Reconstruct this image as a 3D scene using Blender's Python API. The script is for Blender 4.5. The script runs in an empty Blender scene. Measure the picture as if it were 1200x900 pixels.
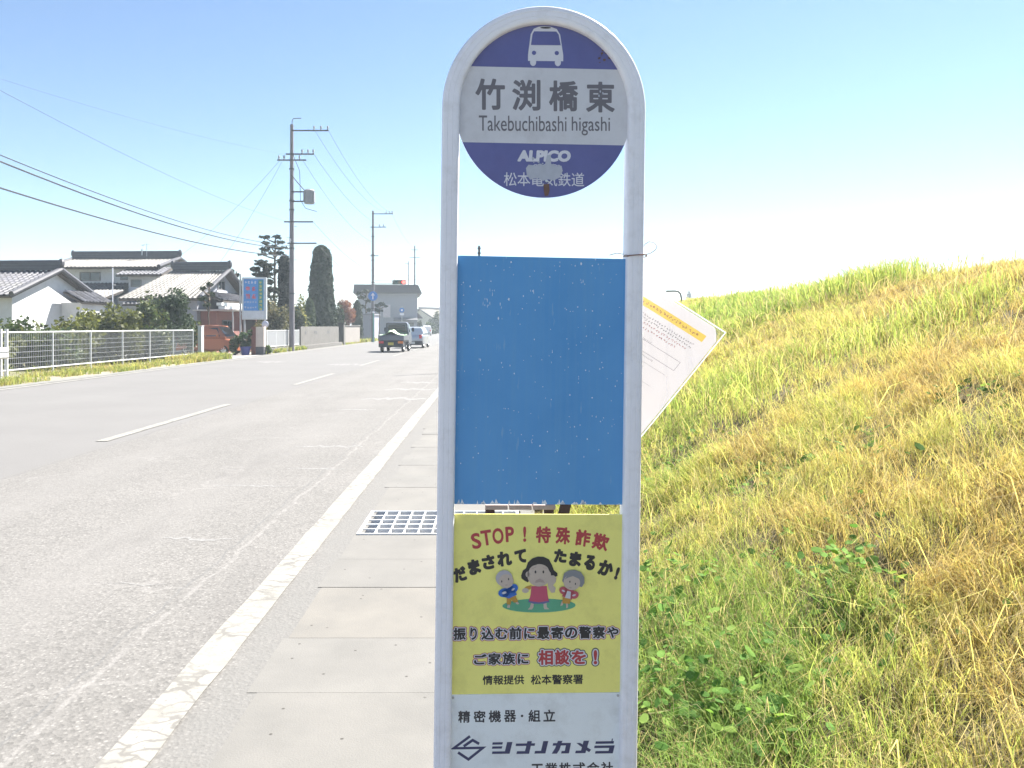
import bpy, bmesh, math, random
import numpy as np
from mathutils import Vector, Matrix, Euler

random.seed(7)
RNG = np.random.default_rng(11)
R = math.radians
SC = bpy.context.scene
COL = SC.collection

# ------------------------------------------------------------------ camera
EYE = 1.5
FOC, CX, CY = 940.0, 578.0, 383.0          # focal length and vanishing point of the road, photo pixels (1200 wide)
cam_d = bpy.data.cameras.new("camera")
cam = bpy.data.objects.new("camera", cam_d)
COL.objects.link(cam)
cam.location = (0, 0, EYE)
cam.rotation_euler = (R(90), 0, 0)
cam_d.sensor_width = 36.0
cam_d.lens = 36.0 * FOC / 1200.0
cam_d.shift_x = (600 - CX) / 1200.0
cam_d.shift_y = -(450 - CY) / 1200.0
cam_d.clip_start = 0.05
cam_d.clip_end = 20000
SC.camera = cam

# ------------------------------------------------------------------ sky and sun
SUN_EL, SUN_AZ = R(50), R(46)
world = bpy.data.worlds.new("World")
SC.world = world
world.use_nodes = True
wn = world.node_tree.nodes
wl = world.node_tree.links
bg = wn["Background"]
sky = wn.new("ShaderNodeTexSky")
sky.sky_type = 'NISHITA'
sky.sun_disc = False
sky.sun_elevation = SUN_EL
sky.sun_rotation = SUN_AZ
sky.altitude = 600
sky.air_density = 1.0
sky.dust_density = 0.05
sky.ozone_density = 2.3
wl.new(sky.outputs[0], bg.inputs[0])
bg.inputs[1].default_value = 0.05

sun_d = bpy.data.lights.new("sun", 'SUN')
sun_d.energy = 5.0
sun_d.angle = R(0.5)
sun_d.color = (1.0, 0.955, 0.88)
sun = bpy.data.objects.new("sun", sun_d)
COL.objects.link(sun)
sdir = Vector((math.sin(SUN_AZ) * math.cos(SUN_EL), math.cos(SUN_AZ) * math.cos(SUN_EL), math.sin(SUN_EL)))
sun.rotation_euler = (-sdir).to_track_quat('-Z', 'Y').to_euler()
sun.location = (0, 0, 60)

SC.view_settings.view_transform = 'Standard'
SC.view_settings.look = 'None'
SC.view_settings.gamma = 1
SC.view_settings.exposure = 1.97
SC.view_settings.use_curve_mapping = False
SC.cycles.max_bounces = 6
SC.cycles.transparent_max_bounces = 12
HAZE = 0.0012


# ------------------------------------------------------------------ helpers
def P(px, py, y):
    return Vector(((px - CX) / FOC * y, y, EYE - (py - CY) / FOC * y))


def XP(px, y):
    return (px - CX) / FOC * y


def ZP(py, y):
    return EYE - (py - CY) / FOC * y


class MB:
    """collects faces, links them as one mesh object"""

    def __init__(s):
        s.v, s.f, s.m = [], [], []

    def add(s, vs, fs, mi=0, mat=None):
        o = len(s.v)
        for p in vs:
            p = Vector(p)
            s.v.append(tuple(mat @ p) if mat is not None else tuple(p))
        for f in fs:
            s.f.append([i + o for i in f])
            s.m.append(mi)
        return s

    def box(s, x0, x1, y0, y1, z0, z1, mi=0, mat=None):
        vs = [(x0, y0, z0), (x1, y0, z0), (x1, y1, z0), (x0, y1, z0), (x0, y0, z1), (x1, y0, z1), (x1, y1, z1), (x0, y1, z1)]
        fs = [(0, 3, 2, 1), (4, 5, 6, 7), (0, 1, 5, 4), (1, 2, 6, 5), (2, 3, 7, 6), (3, 0, 4, 7)]
        return s.add(vs, fs, mi, mat)

    def cyl(s, p0, p1, r0, r1=None, n=10, mi=0, caps=True):
        r1 = r0 if r1 is None else r1
        p0, p1 = Vector(p0), Vector(p1)
        d = (p1 - p0).normalized()
        a = d.orthogonal().normalized()
        b = d.cross(a)
        vs = []
        for p, r in ((p0, r0), (p1, r1)):
            for k in range(n):
                t = 2 * math.pi * k / n
                vs.append(p + (a * math.cos(t) + b * math.sin(t)) * r)
        fs = [(k, (k + 1) % n, n + (k + 1) % n, n + k) for k in range(n)]
        if caps:
            fs.append(tuple(reversed(range(n))))
            fs.append(tuple(range(n, 2 * n)))
        return s.add(vs, fs, mi)

    def tube(s, pts, r, n=8, mi=0):
        pts = [Vector(p) for p in pts]
        rs = r if isinstance(r, (list, tuple)) else [r] * len(pts)
        vs, fs = [], []
        a = None
        for i, p in enumerate(pts):
            d = (pts[min(i + 1, len(pts) - 1)] - pts[max(i - 1, 0)]).normalized()
            if a is None:
                a = d.orthogonal().normalized()
            a = (a - d * a.dot(d)).normalized()
            b = d.cross(a)
            for k in range(n):
                t = 2 * math.pi * k / n
                vs.append(p + (a * math.cos(t) + b * math.sin(t)) * rs[i])
        for i in range(len(pts) - 1):
            for k in range(n):
                fs.append((i * n + k, i * n + (k + 1) % n, (i + 1) * n + (k + 1) % n, (i + 1) * n + k))
        fs.append(tuple(reversed(range(n))))
        m = (len(pts) - 1) * n
        fs.append(tuple(range(m, m + n)))
        return s.add(vs, fs, mi)

    def prism(s, prof, axis, a0, a1, mi=0, mat=None):
        """closed 2D profile extruded along axis 'x','y' or 'z'"""
        n = len(prof)

        def q(p, a):
            return {'x': (a, p[0], p[1]), 'y': (p[0], a, p[1]), 'z': (p[0], p[1], a)}[axis]
        vs = [q(p, a0) for p in prof] + [q(p, a1) for p in prof]
        fs = [(k, (k + 1) % n, n + (k + 1) % n, n + k) for k in range(n)]
        fs += [tuple(reversed(range(n))), tuple(range(n, 2 * n))]
        return s.add(vs, fs, mi, mat)

    def ball(s, c, r, n=10, m=6, mi=0):
        c = Vector(c)
        r = Vector(r) if hasattr(r, '__len__') else Vector((r, r, r))
        vs = [c + Vector((0, 0, r.z))]
        for i in range(1, m):
            t = math.pi * i / m
            for k in range(n):
                p = 2 * math.pi * k / n
                vs.append(c + Vector((r.x * math.sin(t) * math.cos(p), r.y * math.sin(t) * math.sin(p), r.z * math.cos(t))))
        vs.append(c - Vector((0, 0, r.z)))
        fs = [(0, 1 + k, 1 + (k + 1) % n) for k in range(n)]
        for i in range(m - 2):
            o = 1 + i * n
            fs += [(o + k, o + n + k, o + n + (k + 1) % n, o + (k + 1) % n) for k in range(n)]
        o = 1 + (m - 2) * n
        fs += [(o + k, len(vs) - 1, o + (k + 1) % n) for k in range(n)]
        return s.add(vs, fs, mi)

    def build(s, name, mats, parent=None, smooth=False, bevel=0, fix=True):
        me = bpy.data.meshes.new(name)
        me.from_pydata([tuple(p) for p in s.v], [], s.f)
        for m in (mats if isinstance(mats, (list, tuple)) else [mats]):
            me.materials.append(m)
        me.polygons.foreach_set("material_index", s.m)
        if fix:
            bm = bmesh.new()
            bm.from_mesh(me)
            bmesh.ops.recalc_face_normals(bm, faces=bm.faces)
            bm.to_mesh(me)
            bm.free()
        if smooth:
            me.polygons.foreach_set("use_smooth", [True] * len(me.polygons))
        o = bpy.data.objects.new(name, me)
        COL.objects.link(o)
        if parent:
            o.parent = parent
        if bevel:
            b = o.modifiers.new("bevel", 'BEVEL')
            b.width = bevel
            b.segments = 2
            b.limit_method = 'ANGLE'
            b.angle_limit = R(40)
        if smooth:
            try:
                me.set_sharp_from_angle(angle=R(42))
            except Exception:
                pass
        return o


def tag(o, label=None, cat=None, group=None, kind=None):
    if label:
        o["label"] = label
    if cat:
        o["category"] = cat
    if group:
        o["group"] = group
    if kind:
        o["kind"] = kind
    return o


def thing(name, label, cat, loc=(0, 0, 0), rz=0, group=None):
    o = bpy.data.objects.new(name, None)
    o.empty_display_size = 0.2
    COL.objects.link(o)
    o.location = loc
    o.rotation_euler = (0, 0, rz)
    return tag(o, label, cat, group)


def copy_tree(o, parent=None):
    c = o.copy()
    COL.objects.link(c)
    if parent:
        c.parent = parent
    for ch in list(o.children):
        copy_tree(ch, c)
    return c


# ------------------------------------------------------------------ materials
class NT:
    def __init__(s, name):
        s.mat = bpy.data.materials.new(name)
        s.mat.use_nodes = True
        s.t = s.mat.node_tree
        s.b = s.t.nodes["Principled BSDF"]
        s.out = s.t.nodes["Material Output"]

    def n(s, kind, props=None, **ins):
        x = s.t.nodes.new("ShaderNode" + kind)
        for k, v in (props or {}).items():
            setattr(x, k, v)
        for k, v in ins.items():
            k = k.replace('_', ' ')
            sock = x.inputs[int(k[1:])] if k[0] == 'i' and k[1:].isdigit() else x.inputs[k]
            s.put(sock, v)
        return x

    def put(s, sock, v):
        if isinstance(v, bpy.types.NodeSocket):
            s.t.links.new(v, sock)
        elif isinstance(v, bpy.types.Node):
            s.t.links.new(v.outputs[0], sock)
        else:
            if sock.type == 'RGBA' and len(v) == 3:
                v = (*v, 1)
            sock.default_value = v

    def math(s, op, a, b=0.0, c=0.0):
        return s.n('Math', {'operation': op}, i0=a, i1=b, i2=c).outputs[0]

    def ramp(s, fac, lo, hi, a=0.0, b=1.0):
        return s.n('MapRange', None, Value=fac, From_Min=lo, From_Max=hi, To_Min=a, To_Max=b).outputs[0]

    def mix(s, fac, a, b, blend='MIX'):
        x = s.t.nodes.new('ShaderNodeMix')
        x.data_type = 'RGBA'
        x.blend_type = blend
        s.put(x.inputs[0], fac)
        s.put(x.inputs[6], a)
        s.put(x.inputs[7], b)
        return x.outputs[2]

    def coords(s, scale=(1, 1, 1), world=False):
        src = s.n('NewGeometry').outputs['Position'] if world else s.n('TexCoord').outputs['Object']
        return s.n('Mapping', None, Vector=src, Scale=scale).outputs[0]

    def noise(s, vec, scale, detail=4, rough=.55):
        return s.n('TexNoise', None, Vector=vec, Scale=scale, Detail=detail, Roughness=rough).outputs[0]

    def bump(s, h, strength=.3, dist=.02):
        s.put(s.b.inputs['Normal'], s.n('Bump', None, Strength=strength, Distance=dist, Height=h).outputs[0])


def col(c, k=1.0):
    return tuple(min(1, max(0, x * k)) for x in c)


def mat(name, c, rough=.6, metal=0, var=.12, scale=4, fine=60, bump=0, bscale=40, spec=.5, stretch=(1, 1, 1), dirt=None, dirt_amt=.0):
    t = NT(name)
    v = t.coords(stretch)
    a = t.noise(v, scale, 5)
    f = t.noise(v, fine, 2)
    k = t.math('ADD', t.math('MULTIPLY', a, .7), t.math('MULTIPLY', f, .3))
    k = t.ramp(k, .3, .7)
    cc = t.mix(k, col(c, 1 - var), col(c, 1 + var))
    if dirt:
        d = t.noise(t.coords((stretch[0], stretch[1], stretch[2])), scale * 2.7, 6, .7)
        cc = t.mix(t.math('MULTIPLY', t.ramp(d, .5, .75), dirt_amt), cc, dirt)
    t.put(t.b.inputs['Base Color'], cc)
    t.b.inputs['Roughness'].default_value = rough
    t.b.inputs['Metallic'].default_value = metal
    t.b.inputs['Specular IOR Level'].default_value = spec
    if bump:
        t.bump(t.noise(v, bscale, 4), bump)
    return t.mat


def glass_mat(name, c=(.03, .04, .05)):
    t = NT(name)
    t.put(t.b.inputs['Base Color'], (*c, 1))
    t.b.inputs['Roughness'].default_value = .08
    t.b.inputs['Specular IOR Level'].default_value = .7
    return t.mat


def emit_mat(name, c, s):
    t = NT(name)
    t.put(t.b.inputs['Base Color'], (*c, 1))
    t.put(t.b.inputs['Emission Color'], (*c, 1))
    t.b.inputs['Emission Strength'].default_value = s
    return t.mat


def leaf_mat(name, trans=.4, rough=.55, spec=.35):
    """blade / leaf material: colour from the mesh, light passing through"""
    t = NT(name)
    a = t.n('Attribute', {'attribute_name': 'Col'}).outputs['Color']
    t.put(t.b.inputs['Base Color'], a)
    t.b.inputs['Roughness'].default_value = rough
    t.b.inputs['Specular IOR Level'].default_value = spec
    tr = t.n('BsdfTranslucent', None, Color=t.mix(1.0, a, (1.0, 1.0, .75), 'MULTIPLY'))
    mx = t.n('MixShader', None, i0=trans, i1=t.b.outputs[0], i2=tr)
    t.t.links.new(mx.outputs[0], t.out.inputs[0])
    return t.mat


MT = {}
MT['white_metal'] = mat('white_painted_metal', (.50, .51, .52), .4, var=.05, dirt=(.3, .27, .22), dirt_amt=.35)
MT['sign_white'] = mat('sign_white_enamel', (.80, .80, .86), .42, var=.03, scale=9, dirt=(.45, .43, .42), dirt_amt=.3)
MT['grey_metal'] = mat('galvanised_steel', (.42, .43, .44), .45, .3, var=.12)
MT['concrete_pole'] = mat('concrete_pole', (.165, .155, .17), .8, var=.12, scale=2, bump=.1)
MT['black'] = mat('black_rubber', (.02, .02, .02), .7)
MT['cable'] = mat('cable_sheath', (.03, .03, .035), .6)
MT['dark_metal'] = mat('dark_painted_metal', (.07, .07, .075), .5)
MT['chrome'] = mat('alloy', (.6, .6, .6), .3, .8)
MT['glass'] = glass_mat('window_glass')
MT['leaf'] = leaf_mat('leaf', .35)
MT['leaf_dense'] = leaf_mat('conifer_leaf', .15, .7, .2)
MT['grass'] = leaf_mat('grass_blade', .5, .7, .12)
MT['weed'] = leaf_mat('weed_leaf', .45, .75, .1)
MT['bark'] = mat('bark', (.10, .075, .055), .9, var=.3, scale=6, bump=.5, bscale=12)


# ------------------------------------------------------------------ numpy mesh builders
def vnoise(x, y, seed=0):
    xi, yi = np.floor(x).astype(np.int64), np.floor(y).astype(np.int64)
    xf, yf = x - xi, y - yi
    u, v = xf * xf * (3 - 2 * xf), yf * yf * (3 - 2 * yf)

    def h(a, b):
        n = (a * 374761393 + b * 668265263 + seed * 1274126177) & 0x7fffffff
        n = ((n ^ (n >> 13)) * 1274126177) & 0x7fffffff
        return ((n ^ (n >> 16)) & 0xffff) / 65535.0
    return (h(xi, yi) * (1 - u) + h(xi + 1, yi) * u) * (1 - v) + (h(xi, yi + 1) * (1 - u) + h(xi + 1, yi + 1) * u) * v


def fbm(x, y, seed=0, o=4):
    s, a, t = 0, 1.0, 0
    for k in range(o):
        s = s + a * vnoise(x * 2 ** k, y * 2 ** k, seed + k)
        t += a
        a *= .5
    return s / t


def np_mesh(name, verts, faces_flat, tot, colors=None, material=None, parent=None, smooth=False):
    me = bpy.data.meshes.new(name)
    nv, nf = len(verts), len(tot)
    me.vertices.add(nv)
    me.vertices.foreach_set("co", np.ascontiguousarray(verts, dtype=np.float32).ravel())
    me.loops.add(len(faces_flat))
    me.loops.foreach_set("vertex_index", np.ascontiguousarray(faces_flat, dtype=np.int32))
    me.polygons.add(nf)
    tot = np.asarray(tot, dtype=np.int32)
    st = np.concatenate(([0], np.cumsum(tot)[:-1])).astype(np.int32)
    me.polygons.foreach_set("loop_start", st)
    me.polygons.foreach_set("loop_total", tot)
    me.polygons.foreach_set("use_smooth", np.full(nf, bool(smooth)))
    me.update(calc_edges=True)
    if colors is not None:
        at = me.color_attributes.new("Col", 'FLOAT_COLOR', 'POINT')
        c = np.ones((nv, 4), dtype=np.float32)
        c[:, :3] = colors
        at.data.foreach_set("color", c.ravel())
    if material:
        me.materials.append(material)
    o = bpy.data.objects.new(name, me)
    COL.objects.link(o)
    if parent:
        o.parent = parent
    return o


def blade_mesh(name, base, h, w, lean, bend, colr, material, parent=None):
    """base (N,3), h,w (N), lean (N,2) horizontal tip offset / h, bend (N)"""
    N = len(base)
    ang = RNG.uniform(0, 2 * np.pi, N)
    sx, sy = np.cos(ang) * w * .5, np.sin(ang) * w * .5
    side = np.stack([sx, sy, np.zeros(N)], 1)
    mid = base + np.stack([lean[:, 0] * h * .35, lean[:, 1] * h * .35, h * .6], 1)
    dz = h * (1 - .45 * bend)
    tip = base + np.stack([lean[:, 0] * h, lean[:, 1] * h, dz], 1)
    V = np.stack([base - side, base + side, mid + side * .8, mid - side * .8, tip], 1).reshape(-1, 3)
    o = np.arange(N) * 5
    q = np.stack([o, o + 1, o + 2, o + 3, o + 3, o + 2, o + 4], 1).ravel()
    tot = np.tile([4, 3], N)
    return np_mesh(name, V, q, tot, np.repeat(colr, 5, axis=0), material, parent)


def leaf_mesh(name, pts, size, colr, material, parent=None, up=.3, elong=1.5, nrm=None):
    """leaf quads (diamond) at pts"""
    N = len(pts)
    d = RNG.normal(size=(N, 3))
    if nrm is not None:
        d = d * .55 + nrm
    d[:, 2] += up
    d /= np.linalg.norm(d, axis=1, keepdims=True)
    r = RNG.normal(size=(N, 3))
    a = np.cross(d, r)
    a /= np.linalg.norm(a, axis=1, keepdims=True)
    b = np.cross(d, a)
    s = (np.asarray(size) * RNG.uniform(.6, 1.35, N))[:, None]
    a, b = a * s * elong * .5, b * s * .5
    V = np.stack([pts - a, pts - b + a * .15, pts + a, pts + b + a * .15], 1).reshape(-1, 3)
    q = (np.arange(N)[:, None] * 4 + np.arange(4)).ravel()
    return np_mesh(name, V, q, np.full(N, 4), np.repeat(colr, 4, axis=0), material, parent)


def vary(c, n, amt=.25, alt=None, altp=.3):
    c = np.asarray(c)[None, :] * RNG.uniform(1 - amt, 1 + amt, (n, 1))
    if alt is not None:
        m = RNG.uniform(size=n) < altp
        c[m] = np.asarray(alt) * RNG.uniform(1 - amt, 1 + amt, (m.sum(), 1))
    return c


def clumps(n, c, r, k=30, spread=.28, zmin=None):
    """points of an uneven crown: clumps sitting on and inside an ellipsoid"""
    c, r = np.asarray(c, float), np.asarray(r, float)
    d = RNG.normal(size=(k, 3))
    d /= np.linalg.norm(d, axis=1, keepdims=True)
    cc = d * RNG.uniform(.35, .95, (k, 1))
    i = RNG.integers(0, k, n)
    off = RNG.normal(size=(n, 3))
    off /= np.linalg.norm(off, axis=1, keepdims=True)
    off *= (RNG.uniform(0, 1, (n, 1)) ** .45) * spread * RNG.uniform(.7, 1.4, k)[i][:, None]
    p = (cc[i] + off) * r + c
    if zmin is not None:
        p = p[p[:, 2] > zmin]
    return p, i


# ==================================================================================================
# SETTING
# ==================================================================================================
# ---- ground
t = NT('soil_ground')
v = t.coords((1, 1, 1))
a = t.noise(v, .08, 6)
c1 = t.mix(t.ramp(a, .35, .65), (.16, .15, .08), (.22, .19, .12))
c1 = t.mix(t.ramp(t.noise(v, 3, 6), .45, .7), c1, (.10, .12, .045))
t.put(t.b.inputs['Base Color'], c1)
t.b.inputs['Roughness'].default_value = .95
b = MB()
b.add([(-4000, -300, -.06), (4000, -300, -.06), (4000, 5000, -.06), (-4000, 5000, -.06)], [(0, 1, 2, 3)])
tag(b.build('ground', t.mat), kind='structure')

# ---- road
X_EDGE, X_MID, X_FAR, X_SLAB = -1.27, -5.13, -11.7, -1.0
t = NT('asphalt')
v = t.coords((1, 1, 1))
sep = t.n('SeparateXYZ', None, Vector=v)
big = t.noise(v, .5, 5, .6)
med = t.noise(v, 4, 6, .7)
vor = t.n('TexVoronoi', {'feature': 'F1'}, Vector=v, Scale=62.0)
cellr = t.n('SeparateColor', None, Color=vor.outputs['Color']).outputs[0]
fine = t.noise(v, 160, 2)
stone = t.math('MULTIPLY', t.ramp(cellr, .55, 1.0), t.ramp(vor.outputs['Distance'], .55, .2))
old = t.mix(t.ramp(big, .3, .7), (.138, .132, .124), (.168, .160, .151))
old = t.mix(t.ramp(med, .40, .75, 0, .5), old, (.115, .11, .104))
old = t.mix(t.math('MULTIPLY', t.ramp(cellr, .45, .0), .48), old, (.07, .067, .063))
old = t.mix(t.math('MULTIPLY', stone, .55), old, (.30, .288, .272))
old = t.mix(t.math('MULTIPLY', t.ramp(fine, .6, .8), .25), old, (.07, .07, .07))
new = t.mix(t.ramp(big, .3, .7), (.134, .129, .125), (.152, .147, .142))
new = t.mix(t.ramp(fine, .5, .75, 0, .4), new, (.10, .10, .10))
new = t.mix(t.math('MULTIPLY', stone, .15), new, (.22, .21, .2))
wob = t.math('MULTIPLY', t.math('SUBTRACT', t.noise(v, 1.6, 8, .62), .5), .20)
xw = t.math('ADD', sep.outputs[0], wob)
for xt in (-2.55, -4.05):
    trk = t.ramp(t.math('ABSOLUTE', t.math('SUBTRACT', xw, xt)), .42, .12)
    old = t.mix(t.math('MULTIPLY', trk, t.ramp(big, .3, .6, .15, .45)), old, (.165, .158, .15))
stn = t.ramp(t.noise(t.coords((1.5, .35, 1)), 1.1, 5, .65), .54, .70)
old = t.mix(t.math('MULTIPLY', stn, .35), old, (.095, .09, .086))
mnew = t.ramp(xw, -4.86, -4.90)
road = t.mix(mnew, old, new)
# pale sealed seam and short cracks in the old lane
seam = t.math('ABSOLUTE', t.math('ADD', xw, 1.70))
brk = t.ramp(t.noise(v, 9, 5, .75), .40, .55)
road = t.mix(t.math('MULTIPLY', t.math('MULTIPLY', t.ramp(seam, .022, .008), brk), .42), road, (.24, .23, .22))
seam2 = t.math('ABSOLUTE', t.math('ADD', xw, 1.775))
road = t.mix(t.math('MULTIPLY', t.ramp(seam2, .012, .004), .45), road, (.10, .10, .10))
seam3 = t.math('ABSOLUTE', t.math('ADD', xw, 4.84))
road = t.mix(t.math('MULTIPLY', t.ramp(seam3, .02, .006), .5), road, (.11, .11, .11))
dist = t.n('Mapping', None, Vector=v, Scale=(.42, .75, 1)).outputs[0]
dv = t.n('VectorMath', {'operation': 'ADD'}, i0=dist, i1=t.n('VectorMath', {'operation': 'SCALE'}, i0=t.n('TexNoise', None, Vector=v, Scale=2.5, Detail=4.0).outputs[1], Scale=.35).outputs[0])
ce = t.n('TexVoronoi', {'feature': 'DISTANCE_TO_EDGE'}, Vector=dv.outputs[0], Scale=1.0).outputs['Distance']
ck = t.math('MULTIPLY', t.ramp(ce, .012, .004), t.ramp(t.noise(v, .8, 3), .48, .58))
ck = t.math('MULTIPLY', ck, t.math('SUBTRACT', 1.0, mnew))
road = t.mix(t.math('MULTIPLY', ck, .30), road, (.23, .22, .21))
# dusty edge beside the line
edge = t.math('MULTIPLY', t.ramp(xw, -1.22, -1.12), t.ramp(med, .3, .6, .4, 1))
road = t.mix(t.math('MULTIPLY', edge, .85), road, (.140, .136, .129))
t.put(t.b.inputs['Base Color'], road)
t.b.inputs['Roughness'].default_value = .85
t.b.inputs['Specular IOR Level'].default_value = .35
t.bump(t.math('ADD', t.math('MULTIPLY', vor.outputs['Distance'], 1.0), fine), .35, .005)
ASPH = t.mat
b = MB()
for y0, y1 in ((-12, 40), (40, 500)):
    b.add([(-12.35, y0, -.003), (X_SLAB + .06, y0, -.003), (X_SLAB + .06, y1, -.003), (-12.35, y1, -.003)], [(0, 1, 2, 3)])
tag(b.build('road', ASPH), kind='structure')

# ---- worn white paint
t = NT('road_paint')
v = t.coords((1, 1, 1))
vs = t.n('Mapping', None, Vector=v, Scale=(4.5, 10, 1)).outputs[0]
dv = t.n('VectorMath', {'operation': 'ADD'}, i0=vs, i1=t.n('VectorMath', {'operation': 'SCALE'}, i0=t.n('TexNoise', None, Vector=v, Scale=9.0, Detail=3.0).outputs[1], Scale=1.1).outputs[0])
ce = t.n('TexVoronoi', {'feature': 'DISTANCE_TO_EDGE'}, Vector=dv.outputs[0], Scale=1.0).outputs['Distance']
w = t.noise(v, 55, 6, .75)
ck = t.math('MAXIMUM', t.math('MULTIPLY', t.ramp(ce, .085, .03), t.ramp(t.noise(v, 2.2, 4), .38, .56)), t.ramp(w, .565, .64))
c1 = t.mix(t.ramp(t.noise(v, 6, 5), .35, .7), (.24, .232, .208), (.19, .183, .163))
t.put(t.b.inputs['Base Color'], t.mix(t.math('MULTIPLY', ck, .85), c1, (.12, .113, .103)))
t.b.inputs['Roughness'].default_value = .75
t.bump(w, .3, .003)
PAINT = t.mat


def stripe(mb, x0, x1, y0, y1, z=.004, step=.25, jag=.006):
    n = max(2, int((y1 - y0) / step)) if y1 - y0 < 60 else 200
    ys = np.linspace(y0, y1, n)
    vs, fs = [], []
    for i, y in enumerate(ys):
        vs += [(x0 + random.uniform(-jag, jag), y, z), (x1 + random.uniform(-jag, jag), y, z)]
    for i in range(n - 1):
        fs.append((2 * i, 2 * i + 1, 2 * i + 3, 2 * i + 2))
    mb.add(vs, fs)


b = MB()
stripe(b, X_EDGE - .085, X_EDGE + .085, -3, 30)
stripe(b, X_EDGE - .08, X_EDGE + .08, 30, 480)
stripe(b, X_FAR - .11, X_FAR + .09, -3, 480)
for k in range(-1, 26):
    stripe(b, X_MID - .075, X_MID + .075, 10.5 + 10.2 * k, 15.55 + 10.2 * k)
tag(b.build('road_markings', PAINT), kind='structure')
# remains of older markings and pale patches
t = NT('faded_paint')
v = t.coords((1, 1, 1))
w = t.noise(v, 24, 6, .75)
t.put(t.b.inputs['Base Color'], t.mix(t.ramp(w, .42, .58), (.205, .20, .193), (.14, .135, .13)))
t.b.inputs['Roughness'].default_value = .85
b = MB()
for (px0, px1, py, th) in ((250, 352, 569, 1.4), (335, 405, 549, 1.5), (345, 425, 523, 2.2), (190, 272, 631, 3.2), (425, 500, 467, 2.6), (452, 512, 456, 2.2), (300, 335, 424, 1.8), (385, 428, 427, 1.8), (470, 512, 448, 1.5), (395, 440, 480, 1.3), (120, 200, 684, 1.3)):
    y = EYE * FOC / (py - CY)
    dy = th * y * y / (EYE * FOC)
    x0, x1 = XP(px0, y), XP(px1, y)
    n = 14
    vs = []
    for i in range(n + 1):
        f = i / n
        ww = dy * (.35 + .65 * math.sin(math.pi * min(max(f, .05), .95))) * random.uniform(.5, 1.1)
        yy = y + random.uniform(-.4, .4) * dy + .02 * math.sin(f * 7)
        vs += [(x0 + (x1 - x0) * f, yy - ww / 2, -.0018), (x0 + (x1 - x0) * f, yy + ww / 2, -.0018)]
    b.add(vs, [(2 * i, 2 * i + 2, 2 * i + 3, 2 * i + 1) for i in range(n)])
tag(b.build('faded_road_markings', t.mat), kind='structure')

# ---- concrete pavement of drain covers beside the road
t = NT('pavement_concrete')
v = t.coords((1, 1, 1))
at = t.n('Attribute', {'attribute_name': 'Col'}).outputs['Color']
g = t.noise(v, 2.2, 6, .65)
f = t.noise(v, 120, 3, .6)
c1 = t.mix(t.ramp(g, .35, .7, 0, .6), at, (.105, .102, .096))
c1 = t.mix(t.math('MULTIPLY', t.ramp(f, .6, .75), .4), c1, (.15, .14, .13))
vo = t.n('TexVoronoi', {'voronoi_dimensions': '2D'}, Vector=v, Scale=11.0)
spot = t.math('MULTIPLY', t.ramp(vo.outputs['Distance'], .085, .06), t.ramp(t.n('SeparateColor', None, Color=vo.outputs['Color']).outputs[0],   .88, .885))
c1 = t.mix(t.math('MULTIPLY', t.math('MULTIPLY', spot, t.ramp(t.noise(v, 1.7, 2), .38, .44)), .95), c1, (.05, .045, .04))
t.put(t.b.inputs['Base Color'], c1)
t.b.inputs['Roughness'].default_value = .88
t.bump(f, .35, .004)
PAVE = t.mat
cuts = [-2.0, -1.2, -.6, 0, .65, 1.3, 1.95, 2.55, 3.29, 3.87, 4.62, 5.18, 5.775, 6.54, 7.5, 8.1, 8.7, 9.4]
y = 9.4
while y < 60:
    y += random.choice((.6, .6, 1.2))
    cuts.append(y)
V, Fx, T, Cc = [], [], [], []
X_TOE = .42
for i in range(len(cuts) - 1):
    y0, y1 = cuts[i], cuts[i + 1]
    if abs(y0 - 5.775) < .01:
        segs = [(.22, X_TOE + .3)]
    else:
        segs = [(X_SLAB, X_TOE + .3)]
    warm = random.uniform(0, 1)
    if abs(y0 - 3.87) < .01:
        warm = 2.2
    cc = np.array((.150, .145, .136)) * random.uniform(.975, 1.02) + warm * np.array((.007, .0045, .001))
    for (x0, x1) in segs:
        j = .002
        o = len(V)
        zt = random.uniform(-.002, .002)
        x0 = x0 + (random.uniform(-.035, .035) if x0 < 0 else 0)
        V += [(x0, y0 + j, zt), (x1, y0 + j, zt), (x1, y1 - j, zt), (x0, y1 - j, zt), (x0, y0 + j, -.055), (x1, y0 + j, -.055), (x1, y1 - j, -.055), (x0, y1 - j, -.055)]
        for q in ((0, 1, 2, 3), (0, 4, 5, 1), (1, 5, 6, 2), (2, 6, 7, 3), (3, 7, 4, 0)):
            Fx += [o + k for k in q]
            T.append(4)
        Cc += [cc] * 8
# packed grit in the joints
o = len(V)
V += [(X_SLAB - .003, -2, -.0045), (X_TOE + .3, -2, -.0045), (X_TOE + .3, 5.77, -.0045), (X_SLAB - .003, 5.77, -.0045), (X_SLAB - .003, 6.545, -.0045), (X_TOE + .3, 6.545, -.0045), (X_TOE + .3, cuts[-1], -.0045), (X_SLAB - .003, cuts[-1], -.0045)]
Fx += [o + k for k in range(8)]
T += [4, 4]
Cc += [np.array((.125, .121, .114))] * 8
# long far piece
o = len(V)
V += [(X_SLAB, cuts[-1] + .01, 0), (X_TOE + .3, cuts[-1] + .01, 0), (X_TOE + .3, 480, 0), (X_SLAB, 480, 0)]
Fx += [o, o + 1, o + 2, o + 3]
T.append(4)
Cc += [np.array((.145, .142, .136))] * 4
tag(np_mesh('pavement', V, Fx, T, np.array(Cc), PAVE), kind='structure')
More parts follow.
